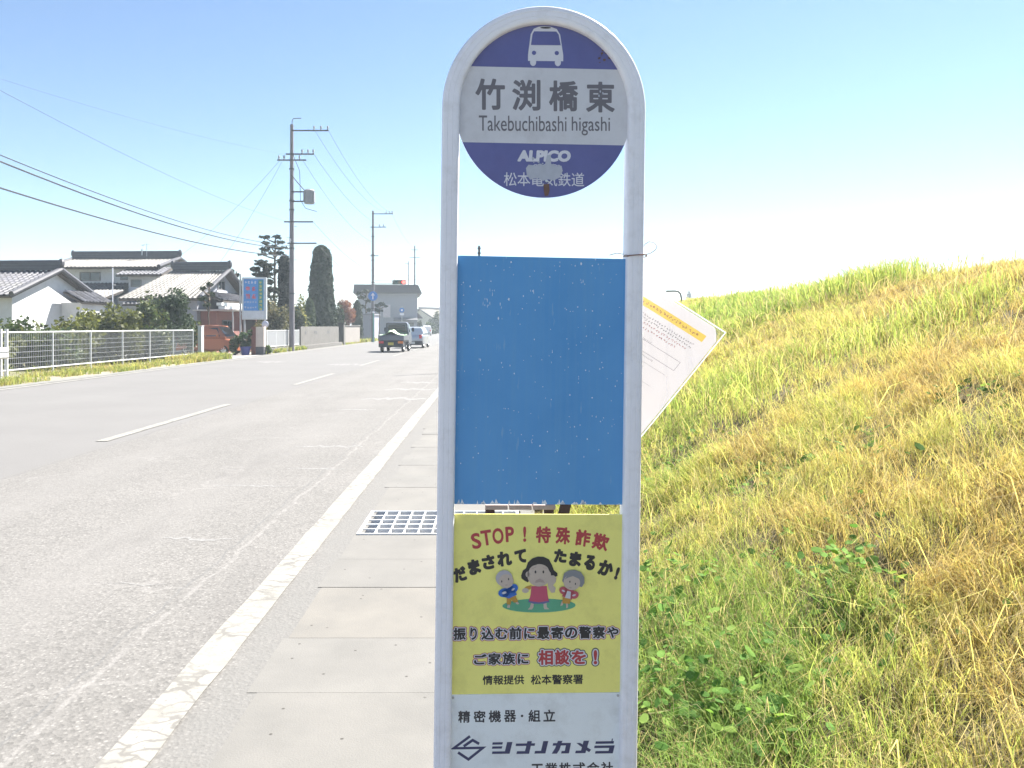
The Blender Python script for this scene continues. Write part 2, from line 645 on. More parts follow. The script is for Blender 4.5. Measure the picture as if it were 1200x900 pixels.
# shallow dark plate as the floor of the pit under the grating
b = MB()
b.add([(X_SLAB, 5.775, -.05), (.22, 5.775, -.05), (.22, 6.54, -.05), (X_SLAB, 6.54, -.05)], [(0, 1, 2, 3)])
tag(b.build('drain_floor', mat('drain_dark_floor', (.10, .105, .115), .6)), kind='structure')

# ---- left verge and driveway
b = MB()
stripe(b, -12.37, -11.93, -5, 37, z=.003, jag=.05)
stripe(b, -12.37, -11.95, 43.5, 76, z=.003, jag=.05)
tag(b.build('gutter', mat('gutter_concrete', (.17, .165, .15), .9, var=.2, scale=1.5, dirt=(.09, .085, .07), dirt_amt=.6)), kind='structure')
b = MB()
b.add([(-14.6, -5, -.02), (-12.352, -5, -.02), (-12.352, 38.2, -.02), (-14.6, 38.2, -.02)], [(0, 1, 2, 3)])
b.add([(-13.4, 43.6, -.02), (-12.352, 43.6, -.02), (-12.352, 53, -.02), (-13.4, 53, -.02)], [(0, 1, 2, 3)])
tag(b.build('verge', mat('verge_soil', (.24, .21, .15), .95, var=.3)), kind='structure')
b = MB()
b.add([(-24, 38.2, -.02), (-12.352, 38.2, -.02), (-12.352, 43.6, -.02), (-24, 43.6, -.02)], [(0, 1, 2, 3)])
b.add([(-24, 43.6, -.02), (-13.402, 43.6, -.02), (-13.402, 47.6, -.02), (-24, 47.6, -.02)], [(0, 1, 2, 3)])
tag(b.build('driveway', mat('driveway_gravel', (.28, .265, .25), .9, var=.2, fine=200)), kind='structure')

# ---- grassy dike on the right
K_SL = .48


def zdike(x, y):
    x = np.asarray(x, float)
    y = np.asarray(y, float)
    s = np.clip((y - 9) / 14, 0, 1)
    s = s * s * (3 - 2 * s)
    H = np.interp(y, [0, 8, 10.5, 14, 22, 40], [2.23, 2.23, 2.15, 2.12, 2.25, 2.28]) + .10 * (fbm(y * .25, y * 0 + 3, 5) - .5)
    tt = x - X_TOE
    z = K_SL * tt
    k = .25
    z = -np.log(np.exp(-z / k) + np.exp(-H / k)) * k          # soft crest
    z = np.where(x > 9, z - (x - 9) * .45, z)
    z = z + (fbm(x * .9, y * .9, 1) - .5) * .22 * np.clip(tt / .8, 0, 1) + (fbm(x * 4, y * 4, 9) - .5) * .07 * np.clip(tt / .3, 0, 1)
    return np.maximum(z, -.05)


def dike_patch(xs, ys):
    Xg, Yg = np.meshgrid(xs, ys)
    Zg = zdike(Xg, Yg)
    V = np.stack([Xg, Yg, Zg], 2).reshape(-1, 3)
    nx, ny = len(xs), len(ys)
    i = (np.arange(ny - 1)[:, None] * nx + np.arange(nx - 1)).ravel()
    q = np.stack([i, i + 1, i + nx + 1, i + nx], 1)
    return V, q


ys = np.concatenate([np.arange(-8, 14, .1), np.arange(14, 40, .3), np.arange(40, 300, 2.5)])
xs = np.concatenate([np.arange(X_TOE - .1, 6.5, .1), np.arange(6.5, 16.1, .5)])
V, q = dike_patch(xs, ys)
t = NT('dike_thatch_shaded')  # thatch colour darkened so bare gaps in the grass read as shadow
v = t.coords((1, 1, 1))
c1 = t.mix(t.ramp(t.noise(v, 1.5, 6), .35, .65), (.13, .105, .05), (.10, .085, .038))
c1 = t.mix(t.ramp(t.noise(v, 45, 4, .7), .5, .7), c1, (.08, .065, .03))
t.put(t.b.inputs['Base Color'], c1)
t.b.inputs['Roughness'].default_value = .95
t.bump(t.noise(v, 60, 4), .8, .03)
tag(np_mesh('dike_terrain', V, q.ravel(), np.full(len(q), 4), None, t.mat, smooth=True), kind='structure')


def slope_hit(px, py):
    a_, b_ = (px - CX) / FOC, (py - CY) / FOC
    y = (EYE + K_SL * X_TOE) / (K_SL * a_ + b_)
    return a_ * y, y


GREEN = [(870, 345, 2.6, .9), (950, 335, 2.4, .8), (1020, 322, 1.2, 1.0), (800, 400, 2.5, .45), (820, 470, 1.1, .75), (780, 500, 1.1, .8), (1045, 380, .75, .8), (1120, 360, .7, .35),
         (800, 830, .42, 1.0), (870, 850, .35, .9), (770, 740, .40, .9), (760, 640, .45, .5), (985, 710, .16, .9), (940, 640, .3, .45), (840, 760, .35, .5), (960, 860, .3, .45), (1080, 500, .5, .25), (910, 560, .5, .3), (770, 880, .4, 1.0)]
DRY = [(1100, 316, 1.3, .9), (1185, 306, 1.3, .9), (1060, 330, .6, .5), (900, 390, 1.8, .6), (880, 410, 1.2, .5), (1150, 330, 1.6, .6), (1000, 470, .9, .5), (1150, 520, .6, .6), (1000, 600, .5, .5), (1120, 660, .4, .5), (1170, 440, .8, .5), (1060, 560, .6, .4), (940, 520, .6, .35)]


def green_field(x, y):
    g = (fbm(x * .8, y * .5, 21) - .5) * 1.1 + (fbm(x * 3.5, y * 2.5, 33) - .5) * 1.5 + (fbm(x * 11, y * 9, 41) - .5) * .8 + .05
    for (px, py, r_, a_) in GREEN:
        hx, hy = slope_hit(px, py)
        g = g + .62 * a_ * np.exp(-((x - hx) ** 2 + ((y - hy) * .55) ** 2) / (r_ * r_))
    for (px, py, r_, a_) in DRY:
        hx, hy = slope_hit(px, py)
        g = g - .42 * a_ * np.exp(-((x - hx) ** 2 + ((y - hy) * .55) ** 2) / (r_ * r_))
    return g


PAL = np.array([(.50, .36, .15), (.58, .49, .18), (.59, .56, .19), (.49, .52, .16), (.36, .45, .12), (.25, .36, .10)])
PALX = np.array([-.6, -.25, .05, .35, .75, 1.2])


def grass_colour(g, n):
    g = g + RNG.normal(0, .30, n)
    c = np.stack([np.interp(g, PALX, PAL[:, k]) for k in range(3)], 1)
    c *= RNG.uniform(.65, 1.25, (n, 1))
    m = RNG.uniform(size=n) < .10
    c[m] = np.array((.62, .52, .30)) * RNG.uniform(.7, 1.1, (m.sum(), 1))
    return c


def dike_grass():
    B, Hh, Wd, L, Bd, Cl = [], [], [], [], [], []
    bins = [(1.1, 3, 11500), (3, 6, 7600), (6, 12, 3600), (12, 25, 1100), (25, 60, 260), (60, 150, 60)]
    for y0, y1, dens in bins:
        xm = min(.82 * y1 + 3.2, 7.2)
        n = int(dens * (y1 - y0) * (xm - X_TOE + .1))
        x = RNG.uniform(X_TOE - .12, xm, n)
        y = RNG.uniform(y0, y1, n)
        keep = (x < .74 * y + .4) | ((x < .82 * y + 3.2) & (RNG.uniform(size=n) < .35))
        # bare toe edge stays ragged
        keep &= x > X_TOE - .10 + .14 * fbm(y * 3, y * 0, 77)
        # clumpy cover with gaps
        cl = fbm(x * 6, y * 5, 55)
        keep &= RNG.uniform(size=n) < np.clip((cl - .27) * 3.2, .08, 1)
        x, y, cl = x[keep], y[keep], cl[keep]
        n = len(x)
        g = green_field(x, y)
        z = zdike(x, y) - .01
        tall = fbm(x * 1.3, y * 1.3, 91)
        h = (.065 + .11 * np.clip((tall - .3) * 1.8, 0, 1) + .05 * np.clip(g, 0, 1)) * RNG.uniform(.55, 1.35, n)
        far = np.clip(y / 4.0, 1, 14)
        w = (.0026 * far ** .92) * RNG.uniform(.7, 1.3, n)
        # one direction per tuft plus scatter; dry blades lie flatter
        ta = fbm(x * 5, y * 5, 13) * 6 * np.pi
        lm = RNG.uniform(.15, .8, n) + np.clip(-g, 0, .8) * .5
        sc = RNG.normal(0, .35, (n, 2))
        lean = np.stack([np.cos(ta) * lm - .12, np.sin(ta) * lm], 1) * .8 + sc
        flat = RNG.uniform(size=n) < .14
        lean[flat] *= 2.2
        bd = RNG.uniform(0, .8, n)
        bd[flat] = 1.7
        B.append(np.stack([x, y, z], 1))
        Hh.append(h)
        Wd.append(w)
        L.append(lean)
        Bd.append(bd)
        Cl.append(grass_colour(g, n))
    # tall single stalks and long arching blades near the camera
    n = 1400
    y = RNG.uniform(1.3, 14, n) ** 1.0
    x = RNG.uniform(X_TOE, 1, n) * 0 + X_TOE + RNG.uniform(0, 1, n) * np.minimum(.8 * y, 5.2)
    B.append(np.stack([x, y, zdike(x, y) - .01], 1))
    Hh.append(RNG.uniform(.2, .38, n))
    Wd.append(np.full(n, .0045) * np.clip(y / 4, 1, 3))
    L.append(RNG.normal(0, .55, (n, 2)))
    Bd.append(RNG.uniform(.1, .9, n))
    Cl.append(grass_colour(green_field(x, y), n) * 1.1)
    # matted dead stems lying across the slope
    n = 9000
    y = 1.3 + 11 * RNG.uniform(0, 1, n) ** 1.6
    x = X_TOE + RNG.uniform(0, 1, n) * np.minimum(.8 * y, 5.0)
    B.append(np.stack([x, y, zdike(x, y) + RNG.uniform(.0, .07, n)], 1))
    Hh.append(RNG.uniform(.10, .26, n))
    Wd.append(np.full(n, .0024) * np.clip(y / 3.5, 1, 4))
    an_ = RNG.uniform(0, 6.28, n)
    L.append(np.stack([np.cos(an_), np.sin(an_)], 1) * .95 + np.array([-.05, 0]))
    Bd.append(RNG.uniform(1.7, 2.2, n))
    Cl.append(np.array([(.50, .40, .22)]) * RNG.uniform(.6, 1.2, (n, 1)))
    # tufts of long green grass on the crest
    for (px, py, k, r_, hh) in ((1018, 326, 900, .35, .42), (1000, 330, 500, .4, .34), (930, 338, 900, 1.2, .3), (860, 346, 900, 1.6, .3), (1045, 392, 500, .3, .26), (830, 480, 900, .45, .24), (1120, 366, 400, .3, .28)):
        hx, hy = slope_hit(px, py)
        hx = min(hx, 5.1)
        hy = hx / ((px - CX) / FOC)
        x = hx + RNG.normal(0, r_, k)
        y = hy + RNG.normal(0, r_ * 1.2, k)
        B.append(np.stack([x, y, zdike(x, y) - .01], 1))
        Hh.append(RNG.uniform(.5, 1.2, k) * hh)
        Wd.append(np.full(k, .006) * np.clip(y / 5, 1, 4))
        L.append(RNG.normal(0, .3, (k, 2)))
        Bd.append(RNG.uniform(0, .5, k))
        Cl.append(grass_colour(np.full(k, .62), k))
    cat = np.concatenate
    o = blade_mesh('dike_grass', cat(B), cat(Hh), cat(Wd), cat(L), cat(Bd), cat(Cl), MT['grass'])
    tag(o, 'half dry yellow and green grass covering the dike slope', 'grass', kind='stuff')


dike_grass()


# broad leaved weeds in the grass
def weeds():
    V, Fc, T, C = [], [], [], []
    spots = [(800, 825, .16, 130, .20), (770, 850, .14, 110, .22), (870, 845, .14, 100, .16), (905, 800, .12, 70, .14), (985, 700, .09, 110, .22), (770, 690, .16, 90, .16), (755, 760, .12, 90, .16), (845, 690, .1, 50, .12),
             (1010, 720, .1, 60, .12), (1060, 735, .1, 40, .08), (950, 640, .16, 60, .08), (800, 545, .3, 110, .12), (880, 555, .3, 90, .12), (965, 515, .3, 70, .12), (925, 545, .3, 80, .12), (1000, 560, .3, 60, .12), (900, 870, .1, 90, .16), (1160, 480, .3, 60, .1), (760, 560, .3, 60, .2), (1110, 460, .25, 50, .12)]
    for (px, py, r_, k, hh) in spots:
        hx, hy = slope_hit(px, py)
        far = max(1.0, hy / 3.2)
        k = int(k * (.95 if hy < 4.5 else 1.1))
        for _ in range(k):
            x = hx + random.gauss(0, r_ * .8)
            y = hy + random.gauss(0, r_)
            z = float(zdike(x, y)) + random.uniform(.0, hh * (1 if hy < 4.5 else .55))
            s = random.uniform(.011, .024) * far ** .22
            nrm = Vector((random.gauss(-.2, .5), random.gauss(-.2, .5), 1)).normalized()
            a = nrm.orthogonal().normalized()
            a.rotate(Matrix.Rotation(random.uniform(0, 6.28), 3, nrm))
            b_ = nrm.cross(a)
            o = len(V)
            ring = [(-1, 0), (-.55, .62), (.2, .8), (.85, .45), (1.05, 0), (.85, -.45), (.2, -.8), (-.55, -.62)]
            for (u, w_) in ring:
                V.append(Vector((x, y, z)) + a * u * s * 1.2 + b_ * w_ * s + nrm * (-.25 * s * w_ * w_))
            Fc += [o + i for i in range(8)]
            T.append(8)
            c = np.array(random.choice([(.12, .24, .05), (.16, .29, .06), (.09, .19, .04), (.24, .36, .08)])) * random.uniform(.8, 1.2)
            C += [c] * 8
    tag(np_mesh('broadleaf_weeds', [tuple(p) for p in V], Fc, T, np.array(C), MT['weed']), 'low broad leaved green weeds scattered among the dry grass', 'weeds', kind='stuff')


weeds()


def verge_grass():
    B, C, Hh, Wd = [], [], [], []
    for (x0, x1, y0, y1, n, hm) in ((-14.2, -12.25, 8, 38.3, 15000, .20), (-13.9, -12.5, 34, 38.3, 4000, .34), (-13.0, -12.3, 43.8, 53, 3500, .3), (-12.9, -12.35, 66, 76, 600, .2), (-30, -14.3, 20, 40, 5000, .25), (-14.0, -12.3, 74, 130, 1500, .4)):
        x = RNG.uniform(x0, x1, n)
        y = RNG.uniform(y0, y1, n)
        k = (x > X_FAR - .75 + .5 * fbm(y * .8, y * 0, 8)) & (x > -12.5) & (RNG.uniform(size=n) < .0)
        keep = fbm(x * 1.2, y * .6, 3) > .36
        keep &= x < -12.3 - .5 * fbm(y * .7, y * 0 + 2, 8) + (.2 if x1 > -12.5 else 1)
        x, y = x[keep], y[keep]
        n = len(x)
        B.append(np.stack([x, y, np.full(n, -.02)], 1))
        Hh.append(hm * RNG.uniform(.4, 1.3, n))
        Wd.append(.03 * RNG.uniform(.6, 1.4, n) * np.clip(y / 34, .5, 2.5))
        C.append(grass_colour(np.full(n, .30) + (fbm(x * .9, y * .5, 4) - .5) * 1.4, n) * .72)
    cat = np.concatenate
    n = sum(len(x) for x in B)
    o = blade_mesh('verge_grass', cat(B), cat(Hh), cat(Wd), RNG.normal(0, .4, (n, 2)), RNG.uniform(0, .8, n), cat(C), MT['grass'])
    tag(o, 'ragged yellow green weeds along the far verge below the white fence', 'grass', kind='stuff')


verge_grass()

# ---- far mountains
t = NT('wooded_mountain')
v = t.coords((1, 1, 1))
t.put(t.b.inputs['Base Color'], t.mix(t.ramp(t.noise(v, .01, 6), .35, .65), (.05, .075, .045), (.08, .10, .06)))
t.b.inputs['Roughness'].default_value = 1
YM = 1900
prof = [(-900, 363), (-600, 365), (-350, 364), (-150, 366), (0, 364), (50, 366), (95, 363), (140, 365), (200, 366), (300, 366), (420, 364), (520, 363), (640, 364), (800, 366), (1000, 365), (1300, 364), (1800, 363)]
n, m = 260, 26
pxs = np.linspace(-900, 1800, n)
hp = np.interp(pxs, [p[0] for p in prof], [p[1] for p in prof])
xx = (pxs - CX) / FOC * YM
hz = ((CY - hp) / FOC * YM + EYE) * .36
V = []
for j in range(m):
    f = j / (m - 1)
    yy = YM - 500 + 1000 * f
    sh = np.sin(np.pi * f) ** 1.1
    z = hz * sh * (1 + .10 * (fbm(xx * .006, np.full(n, yy * .006), 2) - .5) * (1 if j != m // 2 else 0)) - 1
    V.append(np.stack([xx, np.full(n, yy), z], 1))
V = np.concatenate(V)
i = (np.arange(m - 1)[:, None] * n + np.arange(n - 1)).ravel()
q = np.stack([i, i + 1, i + n + 1, i + n], 1)
tag(np_mesh('hills', V, q.ravel(), np.full(len(q), 4), None, t.mat, smooth=True), kind='structure')


# ==================================================================================================
# BUS STOP SIGN
# ==================================================================================================
SY = 1.79
SS = FOC / SY                     # photo pixels per metre at the sign
ROLL = R(.76)
ARC_H = 1.984


def U(px, py):
    dx, dy = px - 637, py - 129
    return ((dx * math.cos(ROLL) + dy * math.sin(ROLL)) / SS, ARC_H - (-dx * math.sin(ROLL) + dy * math.cos(ROLL)) / SS)


stop = thing('bus_stop_sign', 'white arched bus stop sign with round blue name plate and three panels', 'bus stop sign',
             (XP(623.2, SY), SY, 0), R(1.7))
stop.rotation_euler = (0, ROLL, R(1.7))

# arched aluminium frame, swept profile with two fine grooves
FW, FD = .0385, .045
prof = [(0, FD / 2), (0, -FD / 2 + .007), (.0015, -FD / 2 + .0025), (.005, -FD / 2), (.0125, -FD / 2), (.013, -FD / 2 + .0008), (.0142, -FD / 2 + .0008), (.015, -FD / 2),
        (.0235, -FD / 2), (.024, -FD / 2 + .0008), (.0252, -FD / 2 + .0008), (.026, -FD / 2), (.0335, -FD / 2), (.037, -FD / 2 + .0025), (FW, -FD / 2 + .007), (FW, FD / 2)]
RI = .2255 - FW
path = [((-RI, -.05), (-1, 0)), ((-RI, 1.2), (-1, 0)), ((-RI, ARC_H), (-1, 0))]
for k in range(1, 48):
    a = math.pi - math.pi * k / 48
    path.append(((RI * math.cos(a), ARC_H + RI * math.sin(a)), (math.cos(a), math.sin(a))))
path += [((RI, ARC_H), (1, 0)), ((RI, 1.2), (1, 0)), ((RI, -.05), (1, 0))]
b = MB()
vs, fs = [], []
for (p, nrm) in path:
    for (u, d) in prof:
        vs.append((p[0] + nrm[0] * u, d, p[1] + nrm[1] * u))
np_ = len(prof)
for i in range(len(path) - 1):
    for k in range(np_):
        k2 = (k + 1) % np_
        fs.append((i * np_ + k, i * np_ + k2, (i + 1) * np_ + k2, (i + 1) * np_ + k))
b.add(vs, fs)
b.build('frame', MT['sign_white'], stop, smooth=True)

# --- colours printed on the plates
def ink(name, c, rough=.5, var=.06):
    return mat(name, c, rough, var=var, scale=14, fine=140)


I_BLUE = mat('plate_blue_film', (.11, .118, .31), .45, var=.10, scale=6, dirt=(.13, .12, .3), dirt_amt=.4)
I_PALE = mat('plate_white_film', (.60, .60, .64), .45, var=.05, scale=7, dirt=(.42, .40, .42), dirt_amt=.4)
I_GREY = ink('grey_ink', (.15, .14, .16))  # dark grey, lighter than the other black inks
I_WHITE = ink('white_ink', (.64, .64, .70))
I_BLACK = ink('black_ink', (.028, .027, .03))
I_RED = ink('red_ink', (.42, .052, .06))
I_NAVY = ink('navy_ink', (.045, .05, .125))
I_TXT = ink('panel_black_ink', (.045, .045, .055))
I_YEL = mat('poster_yellow', (.84, .79, .23), .5, var=.03, scale=5, dirt=(.5, .44, .14), dirt_amt=.35)
RUST = mat('rust', (.16, .10, .08), .9, var=.3, scale=30)
PEEL = mat('peeled_film_grey', (.44, .46, .53), .7, var=.08, scale=30)

# panel depth: front faces of the plates, local y (minus is towards the viewer)
LAY = .00025
FONT_CACHE = {}


def glyph_field(ch):
    """signed distance grid of a character or word (thin built-in outline), so that it can be drawn at any weight"""
    if ch in FONT_CACHE:
        return FONT_CACHE[ch]
    cu = bpy.data.curves.new('lettering', 'FONT')
    cu.body = ch
    cu.size = 1
    cu.resolution_u = 4
    cu.fill_mode = 'FRONT'
    ob = bpy.data.objects.new('lettering', cu)
    COL.objects.link(ob)
    bpy.context.view_layer.update()
    me = bpy.data.meshes.new_from_object(ob.evaluated_get(bpy.context.evaluated_depsgraph_get()))
    vs = np.array([tuple(v_.co)[:2] for v_ in me.vertices]).reshape(-1, 2)
    me.calc_loop_triangles()
    tri = np.array([tuple(t_.vertices) for t_ in me.loop_triangles])
    cnt = {}
    for p_ in me.polygons:
        for e_ in p_.edge_keys:
            cnt[e_] = cnt.get(e_, 0) + 1
    seg = np.array([e_ for e_, c_ in cnt.items() if c_ == 1])
    bpy.data.objects.remove(ob)
    bpy.data.curves.remove(cu)
    bpy.data.meshes.remove(me)
    lo, hi = vs.min(0), vs.max(0)
    step = .0165 if len(ch) == 1 else .026
    mg = .17
    nx, ny = int((hi[0] - lo[0] + 2 * mg) / step) + 2, int((hi[1] - lo[1] + 2 * mg) / step) + 2
    gx, gy = lo[0] - mg + step * np.arange(nx), lo[1] - mg + step * np.arange(ny)
    X, Yg = np.meshgrid(gx, gy)
    pts = np.stack([X.ravel(), Yg.ravel()], 1)
    d = np.full(len(pts), 9.0)
    for i, j in seg:
        p, q = vs[i], vs[j]
        e_ = q - p
        l2 = max(1e-12, e_ @ e_)
        k = np.clip(((pts - p) @ e_) / l2, 0, 1)
        dd = pts - p - k[:, None] * e_
        d = np.minimum(d, np.einsum('ij,ij->i', dd, dd))
    d = np.sqrt(d)
    ins = np.zeros(len(pts), bool)
    for i, j, k in tri:
        p, q, r_ = vs[i], vs[j], vs[k]
        m0, m1 = np.minimum(np.minimum(p, q), r_), np.maximum(np.maximum(p, q), r_)
        idx = np.where((pts[:, 0] >= m0[0]) & (pts[:, 0] <= m1[0]) & (pts[:, 1] >= m0[1]) & (pts[:, 1] <= m1[1]))[0]
        w_ = pts[idx]

        def cr(a_, b_):
            return (b_[0] - a_[0]) * (w_[:, 1] - a_[1]) - (b_[1] - a_[1]) * (w_[:, 0] - a_[0])
        c0, c1_, c2 = cr(p, q), cr(q, r_), cr(r_, p)
        ins[idx] |= ((c0 >= 0) & (c1_ >= 0) & (c2 >= 0)) | ((c0 <= 0) & (c1_ <= 0) & (c2 <= 0))
    d = np.where(ins, -d, d).reshape(ny, nx)
    FONT_CACHE[ch] = (gx, gy, d, lo, hi)
    return FONT_CACHE[ch]


def glyph(ch, weight):
    """filled outline at the given extra weight, traced by marching squares"""
    gx, gy, d, lo, hi = glyph_field(ch)
    f = weight - d
    vs, fs = [], []
    ny, nx = f.shape
    ok = (f[:-1, :-1] > 0).astype(int) + (f[:-1, 1:] > 0) + (f[1:, 1:] > 0) + (f[1:, :-1] > 0)
    for j in range(ny - 1):
        i = 0
        while i < nx - 1:
            k = ok[j, i]
            if k == 0:
                i += 1
                continue
            if k == 4:
                i0 = i
                while i < nx - 1 and ok[j, i] == 4:
                    i += 1
                o = len(vs)
                vs += [(gx[i0], gy[j]), (gx[i], gy[j]), (gx[i], gy[j + 1]), (gx[i0], gy[j + 1])]
                fs.append((o, o + 1, o + 2, o + 3))
                continue
            c = [(gx[i], gy[j], f[j, i]), (gx[i + 1], gy[j], f[j, i + 1]), (gx[i + 1], gy[j + 1], f[j + 1, i + 1]), (gx[i], gy[j + 1], f[j + 1, i])]
            poly = []
            for n_ in range(4):
                a_, b_ = c[n_], c[(n_ + 1) % 4]
                if a_[2] > 0:
                    poly.append((a_[0], a_[1]))
                if (a_[2] > 0) != (b_[2] > 0):
                    t_ = a_[2] / (a_[2] - b_[2])
                    poly.append((a_[0] + (b_[0] - a_[0]) * t_, a_[1] + (b_[1] - a_[1]) * t_))
            o = len(vs)
            vs += poly
            fs.append(tuple(range(o, o + len(poly))))
            i += 1
    return np.array(vs), fs, lo - weight, hi + weight


def put_text(mb, s, x0, y0, x1, y1, y, weight=0.0, rot=0, shear=0, pad=0.0, mi=0, to=None, ref_weight=None):
    """text s fitted to the photo-pixel box on the sign (to maps photo pixels to plane coordinates)"""
    to = to or U
    vs, fs, lo, hi = glyph(s, weight)
    if ref_weight is not None:
        lo, hi = lo + weight - ref_weight, hi - weight + ref_weight
    ctr = (lo + hi) / 2
    sx, sy = (x1 - x0) / (hi[0] - lo[0]), (y1 - y0) / (hi[1] - lo[1])
    cx, cy = (x0 + x1) / 2, (y0 + y1) / 2
    a = R(rot)
    out = []
    for p in vs:
        u, w = (p[0] - ctr[0]) * sx, (p[1] - ctr[1]) * sy
        u += shear * w
        u, w = u * math.cos(a) - w * math.sin(a), u * math.sin(a) + w * math.cos(a)
        q = to(cx + u, cy - w)
        out.append((q[0], y, q[1]))
    mb.add(out, fs, mi)


def put_poly(mb, pts, y, mi=0, to=None):
    to = to or U
    vs = [(to(*p)[0], y, to(*p)[1]) for p in pts]
    mb.add(vs, [tuple(range(len(vs)))], mi)


def put_stroke(mb, pts, w, y, mi=0, to=None):
    """thick mitred polyline"""
    pts = [Vector(p) for p in pts]
    L, Rr = [], []
    for i, p in enumerate(pts):
        d0 = (p - pts[i - 1]).normalized() if i else None
        d1 = (pts[i + 1] - p).normalized() if i < len(pts) - 1 else None
        d0 = d0 or d1
        d1 = d1 or d0
        n0, n1 = Vector((-d0.y, d0.x)), Vector((-d1.y, d1.x))
        m = (n0 + n1).normalized()
        k = w / 2 / max(.35, m.dot(n0))
        L.append(p + m * k)
        Rr.append(p - m * k)
    for i in range(len(pts) - 1):
        put_poly(mb, [L[i], L[i + 1], Rr[i + 1], Rr[i]], y, mi, to)


def oval(cx, cy, rx, ry, n=28, rot=0, a0=0, a1=360):
    out = []
    for k in range(n if a1 - a0 == 360 else n + 1):
        a = R(a0 + (a1 - a0) * k / n)
        u, w = rx * math.cos(a), ry * math.sin(a)
        c, s = math.cos(R(rot)), math.sin(R(rot))
        out.append((cx + u * c - w * s, cy + u * s + w * c))
    return out


# --- round name plate
DR = 102.5 / SS
b = MB()
dy0, dy1 = -.0085, -.0055           # front, back
zc = ARC_H - 1.0 / SS
zt, zb = U(637, 81)[1], U(637, 169.5)[1]
N = 96
ring = [(DR * math.cos(2 * math.pi * k / N), zc + DR * math.sin(2 * math.pi * k / N)) for k in range(N)]


def clip(poly, z, above):
    out = []
    for i, p in enumerate(poly):
        q_ = poly[(i + 1) % len(poly)]
        ip, iq = (p[1] >= z) == above, (q_[1] >= z) == above
        if ip:
            out.append(p)
        if ip != iq:
            f_ = (z - p[1]) / (q_[1] - p[1])
            out.append((p[0] + f_ * (q_[0] - p[0]), z))
    return out


for poly, mi in ((clip(ring, zt, True), 0), (clip(clip(ring, zt, False), zb, True), 1), (clip(ring, zb, False), 0)):
    b.add([(p[0], dy0, p[1]) for p in poly], [tuple(range(len(poly)))], mi)
b.add([(p[0], dy0, p[1]) for p in ring] + [(p[0], dy1, p[1]) for p in ring], [(k, (k + 1) % N, N + (k + 1) % N, N + k) for k in range(N)] + [tuple(range(N, 2 * N))], 2)
plate = b.build('name_plate', [I_BLUE, I_PALE, MT['sign_white']], stop)
f1 = dy0 - LAY
b = MB()
for ch, x0, x1, y0, y1 in (('竹', 557, 591.5, 94, 130.5), ('渕', 600, 633, 95, 131), ('橋', 643, 677, 95.5, 131.5), ('東', 686.5, 720, 96.5, 132.5)):
    put_text(b, ch, x0, y0, x1, y1, f1, .028)
b.build('stop_name_lettering', I_GREY, plate, fix=False)
b = MB()
put_text(b, 'Takebuchibashi', 561, 137, 663.5, 155, f1, .004)
put_text(b, 'higashi', 669.5, 137.5, 714.5, 159.5, f1, .004)
b.build('roman_lettering', I_GREY, plate, fix=False)
b = MB()
put_text(b, 'ALPICO', 606.5, 177, 668.5, 190.5, f1, .065, shear=.08)
put_text(b, 'GROUP', 624, 193.5, 652, 199, f1, .01)
for i, ch in enumerate('松本電気鉄道'):
    put_text(b, ch, 590.3 + i * 15.8, 203, 605.2 + i * 15.8, 219, f1, .004)
b.build('operator_lettering', I_WHITE, plate, fix=False)
# bus pictogram
b = MB()
body = [(621.5, 42), (625, 35.5), (631, 33), (638, 32.3), (645, 33), (652, 35.5), (656, 42), (659.6, 66), (659.6, 73), (618.4, 73), (618.4, 66)]
put_poly(b, body, f1)
for cx in (624.3, 653.3):
    put_poly(b, oval(cx, 74.5, 3.6, 4.4), f1 - LAY)
put_poly(b, [(625.5, 38.5), (651.5, 38.5), (654.2, 42), (656.6, 54.5), (621.8, 54.5), (623.6, 42)], f1 - 2 * LAY, 1)
put_poly(b, oval(639, 34.2, 6.2, 1.1), f1 - 2 * LAY, 2)
for cx in (625.4, 652):
    put_poly(b, oval(cx, 63.6, 2.5, 2.5), f1 - 2 * LAY, 1)
b.build('bus_pictogram', [I_WHITE, I_BLUE, I_TXT], plate, fix=False)
# peeled film and rusty bolt mark
b = MB()
pk = [(616, 198), (619, 194), (627, 195), (632, 192.5), (638, 195), (640.5, 183), (645, 182), (645.5, 193), (652, 196), (657.5, 195), (659, 201), (655, 209), (648, 212.5), (641, 210.5), (636, 213), (629, 209), (621, 211.5), (617, 206)]
put_poly(b, pk, f1 - 1.5 * LAY)
for k in range(26):
    cx, cy = random.gauss(637, 14), random.gauss(199, 8)
    r_ = random.uniform(.6, 1.9)
    put_poly(b, [(cx + r_ * random.uniform(.6, 1.4) * math.cos(a), cy + r_ * random.uniform(.5, 1.3) * math.sin(a)) for a in np.linspace(0, 5.5, 7)], f1 - 1.7 * LAY)
for (cx, cy) in ((703, 108), (701.5, 113), (706, 110)):
    put_poly(b, oval(cx, cy, .9, 1.6, 7), f1 - 1.7 * LAY)
b.build('peeled_film', PEEL, plate, fix=False)
b = MB()
put_poly(b, [(636.5, 217), (643, 216), (643.6, 224), (642, 230), (638, 230.5), (636.8, 225)], f1 - 2.2 * LAY)
for k in range(9):
    cx, cy = 703 + random.gauss(4, 4), 62 + random.gauss(4, 5)
    r_ = random.uniform(.6, 1.8)
    put_poly(b, [(cx + r_ * math.cos(a), cy + r_ * random.uniform(.4, 1.1) * math.sin(a)) for a in np.linspace(0, 5.5, 7)], f1 - 2.2 * LAY)
b.build('rust_stain', RUST, plate, fix=False)
b = MB()
for (px, py) in ((640, 213),):
    q = U(px, py)
    b.cyl((q[0], dy0 - .0005, q[1]), (q[0], dy0 - .004, q[1]), .0035, .0028, 8)
b.build('bolt', MT['chrome'], plate)

